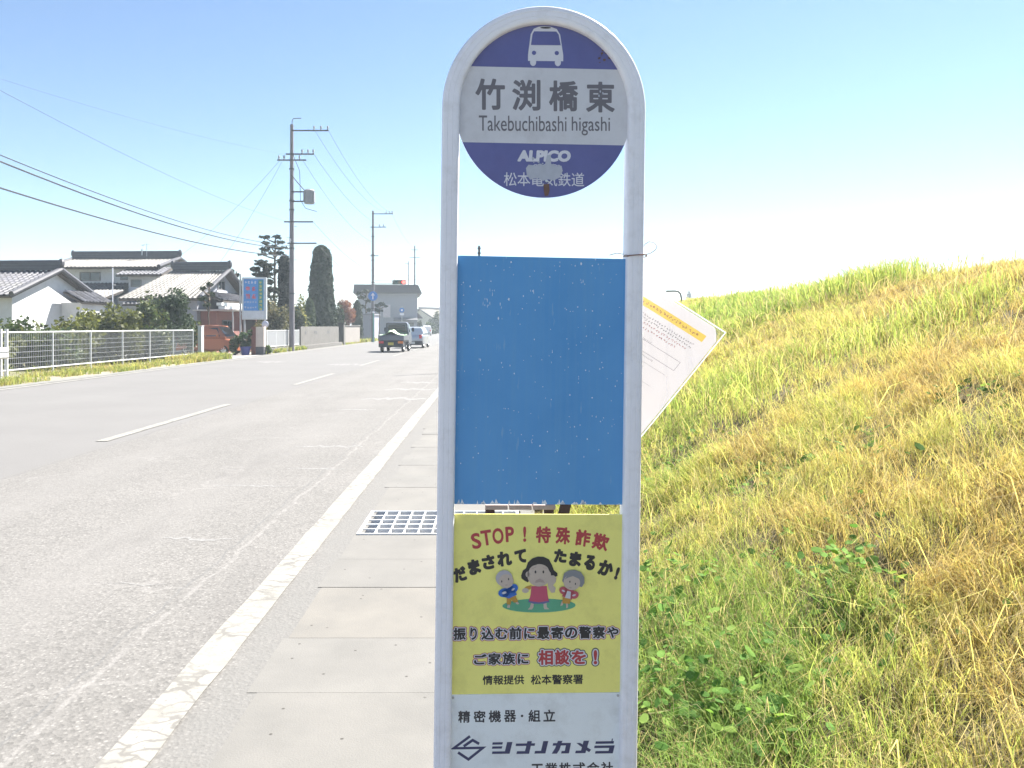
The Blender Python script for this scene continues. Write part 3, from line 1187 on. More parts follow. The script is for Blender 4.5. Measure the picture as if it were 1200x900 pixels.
# --- blue board
t = NT('weathered_blue_paint')
v = t.coords((1, 1, 1))
st = t.noise(t.coords((60, 1, 2.2)), 1, 4, .6)
cl = t.noise(v, 5, 5, .6)
c1 = t.mix(t.ramp(cl, .3, .7), (.072, .28, .60), (.10, .325, .65))
c1 = t.mix(t.ramp(st, .45, .8, 0, .6), c1, (.12, .33, .60))
sc_ = t.noise(t.coords((90, 1, 14)), 1, 3, .6)
c1 = t.mix(t.ramp(sc_, .64, .72, 0, .45), c1, (.24, .42, .62))
sepz = t.n('SeparateXYZ', None, Vector=v).outputs[2]
t.put(t.b.inputs['Base Color'], c1)
t.b.inputs['Roughness'].default_value = .5
t.bump(st, .1, .001)
BLUEB = t.mat
CHIP_DOT = mat('primer_and_sky_dots', (.72, .78, .84), .8, var=.1)
b = MB()
q = [U(534, 300), U(733, 303.5), U(730.5, 591.5), U(529, 589.5)]
yb0, yb1 = -.006, -.002
b.add([(p[0], yb0, p[1]) for p in q] + [(p[0], yb1, p[1]) for p in q], [(0, 1, 2, 3), (7, 6, 5, 4), (0, 4, 5, 1), (1, 5, 6, 2), (2, 6, 7, 3), (3, 7, 4, 0)])
board = b.build('blue_board', BLUEB, stop)
b = MB()


def chip_or_dot(cx, cy, rx, ry, y=yb0 - LAY):
    n = random.randint(5, 8)
    put_poly(b, [(cx + rx * random.uniform(.5, 1.2) * math.cos(a), cy + ry * random.uniform(.5, 1.2) * math.sin(a)) for a in np.linspace(0, 2 * math.pi * (1 - 1 / n), n)], y)


for k in range(170):
    cx = random.uniform(536, 729)
    cy = 302 + 284 * random.betavariate(1, 1.5)
    chip_or_dot(cx, cy, random.uniform(.3, .75), random.uniform(.3, 1.2))
for (cx, cy, r_) in ((598.8, 307.5, 1.1), (681, 309.5, 1.1), (581, 312, .7), (577, 346, .7), (596, 351, 1.2), (551, 336, .7), (663.5, 363, .7), (668, 365, .6), (694, 364.5, .9), (703, 381, .8), (687, 394, .7), (705, 396, .7), (584, 373, .9), (612, 362, .6), (545.5, 382, .6), (647, 413, .6), (644, 325, .6), (685, 333, .6), (681, 331, .6), (624, 341, .6), (602, 481, .5), (620, 535, .6), (540, 542, .8)):  # first two dots imitate bright sky through holes, the rest are chips
    chip_or_dot(cx, cy, r_, r_ * random.choice((1, 1.3, 2.2)))
for (cx, cy) in ((577, 345), (571, 352), (574, 340), (574, 356), (683, 330), (571, 359), (566, 356), (647, 412), (563, 422), (541, 382), (625, 342), (586, 356)):
    chip_or_dot(cx, cy, .35, 2.6)
    chip_or_dot(cx + random.uniform(-4, 4), cy + random.uniform(-6, 6), .3, 1.4)
for k in range(30):                                   # flaking lower edge
    cx = random.uniform(533, 728)
    w_, h_ = random.uniform(.8, 3.2), random.uniform(1, 6.5)
    yb = 589.2 + (cx - 530) * .0105
    put_poly(b, [(cx - w_, yb), (cx - w_ * .6, yb - h_ * random.uniform(.2, .7)), (cx + random.uniform(-.3, .3) * w_, yb - h_), (cx + w_ * .5, yb - h_ * random.uniform(.2, .6)), (cx + w_, yb)], yb0 - LAY)
b.build('paint_chips_and_sky_dots', CHIP_DOT, board, fix=False)

# --- yellow poster plate
b = MB()
q = [U(530, 601), U(729.5, 603.2), U(727.8, 811), U(526, 811)]
yp0 = -.006
b.add([(p[0], yp0, p[1]) for p in q] + [(p[0], -.002, p[1]) for p in q], [(0, 1, 2, 3), (7, 6, 5, 4), (0, 4, 5, 1), (1, 5, 6, 2), (2, 6, 7, 3), (3, 7, 4, 0)])
poster = b.build('warning_poster', I_YEL, stop)
f1 = yp0 - LAY
b = MB()
for ch, x, y, w, h, rot in (('S', 557.9, 632.6, 11, 18.5, 10), ('T', 569.9, 629, 12.5, 18, 8), ('O', 583.4, 627, 13, 18.5, 5), ('P', 597.2, 625.2, 10, 18, 3), ('!', 614.6, 625.2, 3.6, 18, 0),
                            ('特', 636.5, 626, 17.5, 19.5, -3), ('殊', 659.5, 627.2, 17, 20, -5), ('詐', 683, 630.2, 17.5, 19.5, -8), ('欺', 703.7, 634.8, 19, 19.5, -13)):
    put_text(b, ch, x - w / 2, y - h / 2, x + w / 2, y + h / 2, f1, .03 if ch in 'STOP!' else .042, rot)
b.build('red_lettering', I_RED, poster, fix=False)
b = MB()
for ch, x, y, w, h, rot in (('だ', 539, 671.5, 16, 17, 17), ('ま', 555.7, 663, 14, 18, 14), ('さ', 572.4, 657.4, 15, 17, 10), ('れ', 591, 653.7, 17, 17.5, 6), ('て', 610, 651, 14, 16, 8),
                            ('た', 656.4, 650.9, 15, 16, -5), ('ま', 674, 654.8, 14, 17.5, -8), ('る', 691, 659, 13, 18, -10), ('か', 709.8, 665.6, 17.5, 18.5, -15), ('!', 723, 672, 4, 15, -18)):
    put_text(b, ch, x - w / 2, y - h / 2, x + w / 2, y + h / 2, f1, .07, rot)
put_text(b, '情報提供', 565.5, 789.5, 614, 800.5, f1, .022)
put_text(b, '松本警察署', 621.8, 789.5, 683, 801, f1, .022)
b.build('black_lettering', I_BLACK, poster, fix=False)


def outlined(name, s, x0, y0, x1, y1, core, rim, white=I_WHITE, adv=None):
    mb = MB()
    for i, ch in enumerate(s):
        a0 = x0 + (x1 - x0) * i / len(s)
        a1 = x0 + (x1 - x0) * (i + 1) / len(s)
        k = (a1 - a0) * .06
        narrow = {'り': .2, 'に': .06, 'や': .02}.get(ch, 0) * (a1 - a0)
        if ch == '！' or ch == '!':
            ch = '!'
            a0, a1 = (a0 + a1) / 2 - 2.0, (a0 + a1) / 2 + 2.0
            k = 0
        yy0, yy1 = (y0, y1) if ch not in 'むにのやごを' else (y0 + 1, y1 - .5)
        ref = .03
        for lay, (wt, mi) in enumerate(((.155, 2), (.105, 1), (.036, 0))):
            put_text(mb, ch, a0 + k + narrow, yy0, a1 - k - narrow, yy1, f1 - LAY * lay, wt, mi=mi, ref_weight=ref)
    return mb.build(name, [core, white, rim], poster, fix=False)


outlined('outlined_lettering', '振り込む前に最寄の警察や', 530.5, 733.5, 726, 747.8, I_BLACK, I_RED)
outlined('outlined_lettering', 'ご家族に', 554.5, 763.5, 621, 777, I_BLACK, I_RED)
outlined('outlined_lettering', '相談を', 629.5, 760.5, 687.5, 778, I_RED, I_BLACK)
outlined('outlined_lettering', '!', 690, 761.5, 705, 778, I_RED, I_BLACK)

# printed figures: a worried woman between two old people, plain clip-art figures
CI = {}
for k_, c_ in dict(skin=(.50, .42, .36), hair=(.03, .03, .035), grey=(.22, .23, .25), pale=(.42, .40, .44), pink=(.50, .08, .15), blue=(.03, .14, .5), orange=(.48, .27, .05), green=(.10, .36, .22), red=(.45, .09, .12), purple=(.12, .13, .30), white=(.55, .55, .6), dark=(.05, .045, .05), lip=(.38, .30, .27)).items():
    CI[k_] = ink('print_' + k_, c_)
names = list(CI)


def C7(x, y):
    return U(560 + x / 8.571, 630 + y / 8.571)


b = MB()
lay = [0]


def pp(c, pts, up=1):
    lay[0] += up
    put_poly(b, pts, f1 - LAY * .5 * lay[0], names.index(c), C7)


pp('green', oval(612, 674, 368, 70))
# middle woman
pp('skin', [(535, 640), (560, 640), (556, 690), (540, 712), (498, 712), (520, 690)], 1)
pp('skin', [(655, 640), (685, 640), (690, 690), (716, 712), (665, 712), (658, 690)], 0)
pp('purple', [(515, 600), (705, 600), (718, 640), (660, 656), (560, 656), (502, 638)])
pp('orange', [(535, 468), (480, 482), (452, 512), (478, 530), (530, 505)], 0)
pp('skin', oval(475, 522, 34, 24), 1)
pp('pink', [(535, 478), (690, 478), (698, 560), (708, 626), (610, 640), (512, 626), (528, 560)])
pp('hair', oval(520, 372, 92, 62, rot=0) and [(432, 372), (450, 320), (480, 300), (500, 240), (545, 200), (600, 182), (660, 186), (712, 212), (742, 270), (760, 320), (796, 350), (796, 380), (750, 395), (520, 420), (498, 440), (462, 420), (436, 400)])
pp('skin', oval(612, 370, 118, 112, n=36))
pp('skin', oval(497, 360, 20, 28), 0)
pp('hair', [(505, 300), (520, 250), (575, 205), (640, 205), (632, 228), (592, 262), (545, 275), (520, 300), (502, 340)])
pp('hair', [(640, 205), (690, 230), (722, 300), (730, 350), (715, 330), (690, 275), (655, 240), (630, 228)], 0)
pp('skin', [(690, 400), (715, 372), (760, 372), (786, 398), (778, 440), (752, 470), (778, 500), (770, 542), (735, 546), (712, 510), (700, 470)])
pp('dark', oval(575, 336, 9, 15))
pp('dark', oval(655, 336, 9, 15), 0)
pp('lip', [(568, 446), (580, 418), (620, 402), (655, 420), (670, 446), (620, 438)])
pp('lip', [(540, 300), (578, 284), (580, 290), (542, 306)], 0)
pp('lip', [(650, 290), (690, 300), (688, 306), (650, 296)], 0)
# old man
pp('skin', [(300, 660), (322, 660), (320, 690), (295, 694), (290, 680)])
pp('skin', [(372, 630), (396, 630), (412, 650), (400, 658), (380, 650)], 0)
pp('orange', [(288, 590), (375, 570), (402, 632), (362, 640), (335, 612), (326, 660), (288, 655)])
pp('blue', oval(265, 540, 62, 44, rot=-10))
pp('blue', oval(352, 498, 50, 44, rot=-30), 0)
pp('blue', [(240, 520), (350, 470), (390, 560), (310, 598), (250, 580)], 0)
pp('white', oval(262, 540, 24, 12, rot=-15))
pp('white', oval(352, 507, 18, 9, rot=-30), 0)
pp('pale', oval(262, 395, 84, 80))
pp('skin', oval(282, 424, 74, 70))
pp('dark', oval(238, 426, 6, 12))
pp('dark', oval(306, 404, 6, 12), 0)
pp('lip', oval(284, 462, 16, 5), 0)
# old woman
pp('skin', [(838, 630), (856, 630), (850, 668), (824, 678), (828, 660)])
pp('skin', [(880, 650), (902, 650), (902, 694), (880, 700), (884, 680)], 0)
pp('orange', [(848, 590), (935, 600), (918, 656), (845, 650)])
pp('red', oval(858, 524, 46, 38, rot=30))
pp('red', oval(965, 568, 44, 38, rot=-20), 0)
pp('red', [(880, 500), (960, 520), (940, 615), (840, 580)], 0)
pp('white', [(895, 525), (930, 535), (925, 605), (870, 595)])
pp('white', oval(855, 526, 18, 9, rot=30), 0)
pp('white', oval(962, 570, 18, 9, rot=-20), 0)
pp('grey', [(850, 395), (862, 350), (905, 322), (970, 316), (1030, 340), (1065, 390), (1066, 450), (1040, 490), (1000, 480), (900, 420)])
pp('grey', oval(858, 420, 14, 22), 0)
pp('skin', oval(940, 442, 84, 76, rot=18))
pp('grey', [(868, 410), (900, 365), (950, 352), (1000, 370), (1035, 420), (1000, 400), (950, 378), (905, 392)])
pp('dark', oval(920, 434, 6, 11))
pp('dark', oval(975, 456, 6, 11), 0)
pp('lip', oval(925, 494, 14, 5, rot=15), 0)
b.build('printed_figures', [CI[k_] for k_ in names], poster, fix=False)

# --- white sponsor plate
b = MB()
q = [U(526, 811.6), U(727.8, 811.6), U(722, 1010), U(520, 1010)]
b.add([(p[0], yp0, p[1]) for p in q] + [(p[0], -.002, p[1]) for p in q], [(0, 1, 2, 3), (7, 6, 5, 4), (0, 4, 5, 1), (1, 5, 6, 2), (2, 6, 7, 3), (3, 7, 4, 0)])
spon = b.build('sponsor_plate', mat('sponsor_white', (.76, .80, .83), .45, var=.03, scale=5, dirt=(.45, .45, .44), dirt_amt=.4), stop)
b = MB()
for ch, x0, x1 in (('精', 537, 551), ('密', 555, 569), ('機', 572.5, 587), ('器', 590.5, 604.5), ('組', 619, 633), ('立', 636.5, 650.5)):
    put_text(b, ch, x0, 830.3, x1, 844.3, f1, .026)
put_poly(b, oval(611.5, 837.3, 1.5, 1.5, 12), f1)
for i, ch in enumerate('工業株式会社'):
    put_text(b, ch, 622 + i * 16.4, 892.5 if ch != '工' else 893.5, 636.5 + i * 16.4, 907, f1, .024)
b.build('black_lettering', I_TXT, spon, fix=False)


def C8(x, y):
    return U(520 + x / 5.4545, 850 + y / 5.4545)


b = MB()
put_stroke(b, [(168, 55), (64, 130), (250, 130), (158, 202), (92, 157)], 17, f1, 0, C8)
put_stroke(b, [(128, 118), (185, 80), (226, 104)], 17, f1 - LAY, 0, C8)
b.build('company_emblem', I_NAVY, spon, fix=False)
b = MB()
for pts in ([(312, 96), (377, 96), (374, 111), (309, 111)], [(310, 122), (374, 122), (370, 137), (307, 137)], [(404, 96), (438, 96), (420, 170), (307, 170), (310, 154), (390, 154)],
            [(461, 106), (583, 106), (580, 122), (458, 122)], [(533, 92), (562, 92), (544, 172), (463, 172), (467, 155), (518, 155)],
            [(635, 93), (667, 93), (648, 172), (578, 172), (582, 155), (620, 155)],
            [(698, 107), (812, 107), (799, 174), (748, 174), (752, 158), (772, 158), (779, 123), (694, 123)], [(728, 93), (757, 93), (738, 150), (722, 174), (688, 174), (710, 140)],
            [(893, 95), (928, 95), (904, 174), (838, 174), (843, 157), (876, 157)], [(846, 108), (870, 108), (940, 152), (928, 168), (900, 150)],
            [(971, 100), (1088, 100), (1085, 116), (968, 116)], [(963, 127), (1092, 127), (1080, 178), (965, 178), (969, 162), (1052, 162), (1057, 143), (960, 143)], [(1074, 84), (1081, 84), (1078, 100), (1071, 100)]):
    put_poly(b, pts, f1 if pts[0][0] not in (728, 533, 846) else f1 - LAY, 0, C8)
b.build('company_lettering', I_NAVY, spon, fix=False)
# small dark rivet marks at the plate corners
for (px, py) in ((531, 815), (724, 815)):
    b = MB()
    qq = U(px, py)
    b.cyl((qq[0], yp0 - .0002, qq[1]), (qq[0], yp0 - .002, qq[1]), .003, .0025, 8)
    b.build('rivet', MT['grey_metal'], spon)

# --- wire round the right post and the notice it holds
WIREM = mat('coppery_wire', (.22, .13, .10), .5, .4)
wr = thing('tie_wire', 'thin coppery wire wound round the bus stop post with curled loose ends', 'wire', (XP(744, SY), SY, ZP(299, SY)))
b = MB()
pts = []
for k in range(41):
    a = 2 * math.pi * k / 20
    sx = .0235 * math.copysign(abs(math.cos(a)) ** .35, math.cos(a))
    sy = .0265 * math.copysign(abs(math.sin(a)) ** .35, math.sin(a))
    pts.append((sx + .0015, sy + .006, .0015 * math.sin(k * .9) - .004 + .0035 * k / 40))
b.tube(pts, .0009, 6)
b.build('coil', WIREM, wr)
b = MB()
lp = [(757, 298), (762, 297), (768, 293), (770, 289), (767, 284.5), (761, 283), (756, 286), (753, 291)]
b.tube([Vector(P(x, y, SY - .01 + .004 * i)) - wr.location for i, (x, y) in enumerate(lp)], .0009, 6)
b.build('loose_end', WIREM, wr)
b = MB()
lp = [(737, 301), (731, 298), (723, 296.5), (714, 299)]
b.tube([Vector(P(x, y, SY + .02 + .004 * i)) - wr.location for i, (x, y) in enumerate(lp)], .0009, 6)
b.build('loose_end', WIREM, wr)

NY = SY + .05
A = P(748.5, 325, NY)
Bc = P(851, 389.5, NY + .01)
Dc = P(628, 473, NY + .004)
ex = (Bc - A)
ey = (Dc - A)
WN, HN = ex.length, ey.length * .98
ex.normalize()
ey.normalize()
nz = ex.cross(ey)                         # points to the viewer or away
if nz.y > 0:
    nz = -nz
note = thing('notice_in_sleeve', 'tilted paper notice with yellow heading in a clear plastic sleeve behind the post', 'notice', A)


def NP(u, w, d=0.0):
    """sheet coordinates in millimetres from its top-left corner; a slight sag"""
    sag = .006 * math.sin(u / 1000 / WN * 3.1) + .004 * math.sin(w / 1000 / HN * 2.5)
    return ex * (u / 1000) + ey * (w / 1000) + nz * (d / 1000 + sag)


wm, hm = WN * 1000, HN * 1000
t = NT('backlit_paper')
v = t.coords()
t.put(t.b.inputs['Base Color'], t.mix(t.ramp(t.noise(v, 9, 3), .35, .7), (.68, .62, .60), (.63, .61, .63)))
t.b.inputs['Roughness'].default_value = .8
tr = t.n('BsdfTranslucent', None, Color=(.68, .63, .61))
mx = t.n('MixShader', None, i0=.44, i1=t.b.outputs[0], i2=tr)
t.t.links.new(mx.outputs[0], t.out.inputs[0])
PAPER = t.mat


def sheet(mb, u0, w0, u1, w1, d, mi=0, nu=12, nw=12):
    vs = [NP(u0 + (u1 - u0) * i / nu, w0 + (w1 - w0) * j / nw, d) for j in range(nw + 1) for i in range(nu + 1)]
    fs = [(j * (nu + 1) + i, j * (nu + 1) + i + 1, (j + 1) * (nu + 1) + i + 1, (j + 1) * (nu + 1) + i) for j in range(nw) for i in range(nu)]
    mb.add(vs, fs, mi)


t = NT('yellow_print')
t.put(t.b.inputs['Base Color'], (.85, .62, .08, 1))
t.b.inputs['Roughness'].default_value = .7
tr = t.n('BsdfTranslucent', None, Color=(.80, .55, .05))
mx = t.n('MixShader', None, i0=.35, i1=t.b.outputs[0], i2=tr)
t.t.links.new(mx.outputs[0], t.out.inputs[0])
YSTRIP = t.mat
# paper with a folded corner
b = MB()
g = 5
us = sorted(set([g + (wm - 2 * g) * i / 14 for i in range(15)] + [g + 4, wm - 31]))
ws = sorted(set([g + (hm - 2 * g) * i / 14 for i in range(15)] + [32, 50]))
vs, fs, ms = [], [], []
for w0 in ws:
    for u0 in us:
        u, w_ = u0, w0
        cut = (u - (wm - 27)) / 22 + (27 - w_) / 22
        if cut > 1:
            k_ = (cut - 1) / 2
            u, w_ = u - 22 * k_, w_ + 22 * k_
        vs.append(NP(u, w_, 0))
nu_ = len(us)
for j in range(len(ws) - 1):
    for i in range(nu_ - 1):
        b.f.append([j * nu_ + i, j * nu_ + i + 1, (j + 1) * nu_ + i + 1, (j + 1) * nu_ + i])
        b.m.append(1 if 31.9 < (ws[j] + ws[j + 1]) / 2 < 50.1 and g + 4 < (us[i] + us[i + 1]) / 2 < wm - 31 else 0)
b.v = [tuple(p) for p in vs]
paper = b.build('paper', [PAPER, YSTRIP], note, smooth=True, fix=False)
b = MB()


def scrawl(mb, u0, u1, w0, h, mi, d, gap=.35):
    """a line of print too small to read: short broken dabs"""
    u = u0
    while u < u1 - h:
        for _ in range(3):
            a_, c_ = random.uniform(0, h * .6), random.uniform(0, h * .7)
            if random.random() < .5:
                ww, hh = h * random.uniform(.35, .6), h * .22
            else:
                ww, hh = h * .2, h * random.uniform(.35, .65)
            mb.add([NP(u + a_, w0 + c_, d), NP(u + a_ + ww, w0 + c_, d), NP(u + a_ + ww, w0 + c_ + hh, d), NP(u + a_, w0 + c_ + hh, d)], [(0, 1, 2, 3)], mi)
        u += h * (1 + gap * random.uniform(.4, 1.2))


scrawl(b, g + 10, wm - 45, 37, 7, 1, .6)
for (w0, u1, mi, h) in ((63, wm - 40, 0, 5), (71, wm - 36, 0, 5), (80, wm - 48, 1, 5.4), (90, wm - 66, 1, 5.4), (112, 120, 0, 3.2), (122, 90, 0, 3), (146, 150, 0, 3.2), (168, 140, 0, 3), (190, 130, 1, 3), (205, 150, 0, 3), (222, 120, 1, 3.2), (240, 140, 0, 3)):
    scrawl(b, g + 12, u1, w0, h, mi, .5)
for (w0, w1, u0, u1) in ((116, 116.7, 16, wm - 40), (140, 140.7, 16, wm - 40), (116, 140, wm - 40.7, wm - 40), (116, 140, 16, 16.7), (160, 160.5, 16, wm - 50), (200, 200.5, 16, wm - 60)):
    sheet(b, u0, w0, u1, w1, .5, 0, 8, 2)
b.build('small_print', [ink('faint_black_print', (.05, .05, .055)), ink('faint_red_print', (.42, .06, .05))], paper, fix=False)
t = NT('clear_sleeve_plastic')
t.b.inputs['Roughness'].default_value = .18
t.put(t.b.inputs['Base Color'], (.82, .84, .88, 1))
tp = t.n('BsdfTransparent', None, Color=(.97, .97, .98))
mx = t.n('MixShader', None, i0=t.math('ADD', .24, t.math('MULTIPLY', t.ramp(t.noise(t.coords((14, 14, 3)), 1, 3), .55, .7), .14)), i1=tp, i2=t.b.outputs[0])
t.t.links.new(mx.outputs[0], t.out.inputs[0])
b = MB()
sheet(b, 0, 0, wm, hm, 1.2)
b.build('clear_sleeve', t.mat, note, smooth=True, fix=False)
b = MB()
for (u0, w0, u1, w1) in ((0, 0, wm, 3), (wm - 3, 3, wm, hm), (0, hm - 3, wm - 3, hm), (0, 3, 3, hm - 3)):
    sheet(b, u0, w0, u1, w1, 1.5)
t = NT('sealed_seam')
t.put(t.b.inputs['Base Color'], (.75, .75, .75, 1))
tr = t.n('BsdfTranslucent', None, Color=(.85, .85, .85))
mx = t.n('MixShader', None, i0=.5, i1=t.b.outputs[0], i2=tr)
t.t.links.new(mx.outputs[0], t.out.inputs[0])
b.build('sleeve_seam', t.mat, note, fix=False)

# ==================================================================================================
# ROADSIDE FURNITURE
# ==================================================================================================
# ---- steel grating in the pavement
gx0, gx1, gy0, gy1 = X_SLAB + .012, .205, 5.79, 6.525
gr = thing('drain_grating', 'white galvanised steel drain grating set in the concrete pavement', 'grating', ((gx0 + gx1) / 2, (gy0 + gy1) / 2, 0))
hx, hy = (gx1 - gx0) / 2, (gy1 - gy0) / 2
GALV = mat('pale_galvanised', (.58, .59, .60), .5, .1, var=.1)
b = MB()
for (x0, x1, y0, y1) in ((-hx, hx, -hy, -hy + .022), (-hx, hx, hy - .022, hy), (-hx, -hx + .022, -hy + .022, hy - .022), (hx - .022, hx, -hy + .022, hy - .022)):
    b.box(x0, x1, y0, y1, -.045, .006)
b.build('rim', GALV, gr)
b = MB()
for k in range(1, 11):
    x = -hx + .022 + (2 * hx - .044) * k / 11
    b.box(x - .006, x + .006, -hy + .022, hy - .022, -.04, .002)
for k in range(1, 5):
    y = -hy + .022 + (2 * hy - .044) * k / 5
    b.box(-hx + .022, hx - .022, y - .009, y + .009, -.038, .004)
b.build('bars', GALV, gr)

# ---- weathered bench behind the sign, glimpsed between the panels
be = thing('wooden_bench', 'faded pinkish plank bench with dark brown back posts behind the bus stop panels', 'bench', (.22, 5.5, 0))
PINK = mat('faded_planks', (.42, .32, .28), .8, var=.15, stretch=(6, .6, 1), scale=3)
BROWN = mat('dark_brown_stain', (.07, .035, .03), .7, var=.2)
for k in range(3):
    b = MB()
    b.box(-.27 + k * .148, -.27 + k * .148 + .14, -.55, .8, .37, .40)
    b.build('seat_plank', PINK, be, bevel=.004)
for (x, y) in ((-.24, -.45), (-.24, .7), (.13, -.45), (.13, .7)):
    b = MB()
    b.box(x - .03, x + .03, y - .03, y + .03, -.002, .369)
    b.build('leg', BROWN, be)
for y in (-.45, .1, .7):
    b = MB()
    b.prism([(.185, .30), (.25, .30), (.35, .78), (.30, .78)], 'y', y - .03, y + .03)
    b.build('back_post', BROWN, be)
for k in range(2):
    b = MB()
    x = .262 + k * .035
    b.prism([(x - .0, .50 + k * .15), (x + .018, .50 + k * .15), (x + .04, .61 + k * .15), (x + .022, .61 + k * .15)], 'y', -.55, .8)
    b.build('back_plank', BROWN, be)

# ---- fences ------------------------------------------------------------------------------------
FX = -14.0
WIREP = mat('white_coated_wire', (.32, .33, .34), .45)
fe = thing('mesh_fence', 'long white pipe fence with wire mesh panels in front of the bushes', 'fence', (FX, 15, 0))
py_ = [15.8, 18.2, 20.6, 22.9, 25.5, 27.9, 30.3, 32.7, 35.1, 37.4]
FH = 1.34
for i, y in enumerate(py_):
    big = abs(y - 22.9) < .01
    b = MB()
    if big:
        b.cyl((0, y - 15 - .12, -.06), (0, y - 15 - .12, FH + .1), .055, n=12)
        b.cyl((0, y - 15 + .16, -.06), (0, y - 15 + .16, FH + .1), .055, n=12)
    else:
        b.cyl((0, y - 15, -.06), (0, y - 15, FH + .02), .030, n=10)
    b.build('fence_post', MT['white_metal'], fe, smooth=True)
b = MB()
b.cyl((0, .8, FH), (0, 22.4, FH), .028, n=10)
b.build('top_rail', MT['white_metal'], fe, smooth=True)
b = MB()
b.cyl((0, .8, .24), (0, 22.4, .24), .026, n=10)
b.build('bottom_rail', MT['white_metal'], fe, smooth=True)
for i in range(len(py_) - 1):
    b = MB()
    y0, y1 = py_[i] - 15 + .04, py_[i + 1] - 15 - .04
    for k in range(5):
        z = .42 + k * .165
        b.cyl((0, y0, z), (0, y1, z), .0062, n=5, caps=False)
    nn = 26
    for k in range(1, nn):
        y = y0 + (y1 - y0) * k / nn
        b.cyl((.012, y, .26), (.012, y, FH - .03), .0045, n=4, caps=False)
    b.build('mesh_panel', WIREP, fe)
ep = thing('gate_post', 'thick square white post at the end of the mesh fence by the driveway', 'post', (FX + .02, 38.35, 0))
b = MB()
b.box(-.09, .09, -.16, .16, -.06, 1.52)
b.build('post_shaft', MT['white_metal'], ep, bevel=.01)
b = MB()
b.box(-.11, .11, -.18, .18, 1.522, 1.56)
b.build('cap', MT['white_metal'], ep, bevel=.006)
# guard rail end at the picture edge
gl = thing('guard_rail', 'pale corrugated guard rail beam meeting the thick double fence post', 'guard rail', (FX + .25, 14, 0))
b = MB()
prof_ = [(0, .60), (.05, .64), (.05, .72), (.01, .76), (.05, .80), (.05, .88), (0, .92), (-.012, .92), (.035, .88), (.035, .80), (-.005, .76), (.035, .72), (.035, .64), (-.012, .60)]
b.prism(prof_, 'y', 0, 8.7)
b.build('beam', MT['grey_metal'], gl)
for y in (2.2, 6.2):
    b = MB()
    b.cyl((-.08, y, -.06), (-.08, y, .95), .06, n=12)
    b.build('rail_post', MT['grey_metal'], gl, smooth=True)

# short vertical bar fence past the driveway
f2 = thing('picket_fence', 'short white fence of thin upright bars beside the block wall', 'fence', (-12.8, 45, 0))
for k in range(5):
    b = MB()
    y = .3 + 7.5 * k / 4
    b.box(-.03, .03, y - .03, y + .03, -.05, 1.33)
    b.build('fence_post', MT['white_metal'], f2)
for z in (.34, 1.26):
    b = MB()
    b.box(-.024, .024, .332, 7.77, z, z + .05)
    b.build('rail', MT['white_metal'], f2)
b = MB()
for k in range(74):
    y = .42 + k * .1
    b.box(-.012, .012, y - .016, y + .016, .392, 1.257)
b.build('bars', MT['white_metal'], f2)
CB = mat('mossy_concrete', (.115, .108, .10), .9, var=.2, scale=2, dirt=(.09, .09, .06), dirt_amt=.6, bump=.3)
fb = tag(MB().box(-12.95, -12.66, 45.2, 52.9, -.06, .28).build('kerb_wall', CB, bevel=.01), 'low grey concrete footing under the short bar fence', 'low wall')
# gate pillar
gp = thing('gate_pillar', 'stubby pale gate pillar with reddish brown side beside the driveway', 'pillar', (-12.75, 43.6, 0))
b = MB()
b.box(-.10, .34, -.2, .2, .42, 1.5)
b.build('pale_face', mat('peach_render', (.55, .47, .41), .9, var=.1), gp, bevel=.012)
b = MB()
b.box(-.34, -.102, -.22, .22, -.05, 1.5)
b.build('brown_face', mat('red_brown_tile', (.17, .06, .045), .6, var=.2), gp, bevel=.012)
b = MB()
b.box(-.10, .33, -.19, .19, -.05, .418)
b.build('plinth', mat('dark_stone', (.08, .08, .09), .8), gp)
# block walls
bw = thing('block_wall', 'low stained concrete wall below the clipped bushes', 'wall', (-12.85, 53.1, 0))
b = MB()
b.box(-.12, .12, 0, 13, -.06, 1.52)
b.build('wall_face', CB, bw, bevel=.015)
b = MB()
b.box(-.12, .42, .0, 13, -.06, .26)
b.build('footing', CB, bw, bevel=.015)
b = MB()
for y in (1.2, 4.0, 4.6, 8.5, 9.0):
    b.box(.121, .128, y, y + .28, 1.0, 1.2)
b.build('pierced_block', MT['dark_metal'], bw)
bp = thing('wall_pillar', 'grey stone gate pillar between the two block walls', 'pillar', (-12.75, 67.2, 0))
b = MB()
b.box(-.3, .3, -.35, .35, -.06, 1.75)
b.build('shaft', CB, bp, bevel=.02)
b = MB()
b.box(-.36, .36, -.41, .41, 1.752, 1.85)
b.build('cap', CB, bp, bevel=.01)
b2 = thing('garden_wall', 'pale grey plastered wall beyond the stone gate pillar', 'wall', (-12.75, 68.4, 0))
b = MB()
b.box(-.12, .12, 0, 7.6, -.06, 1.55)
b.build('wall_face', mat('grey_plaster', (.22, .20, .185), .9, var=.15, dirt=(.12, .11, .09), dirt_amt=.5), b2, bevel=.015)
b = MB()
b.box(-.18, .18, -.03, 7.63, 1.552, 1.64)
b.build('coping', CB, b2, bevel=.01)

# ---- utility poles -----------------------------------------------------------------------------
INSUL = mat('insulator', (.35, .36, .38), .4)


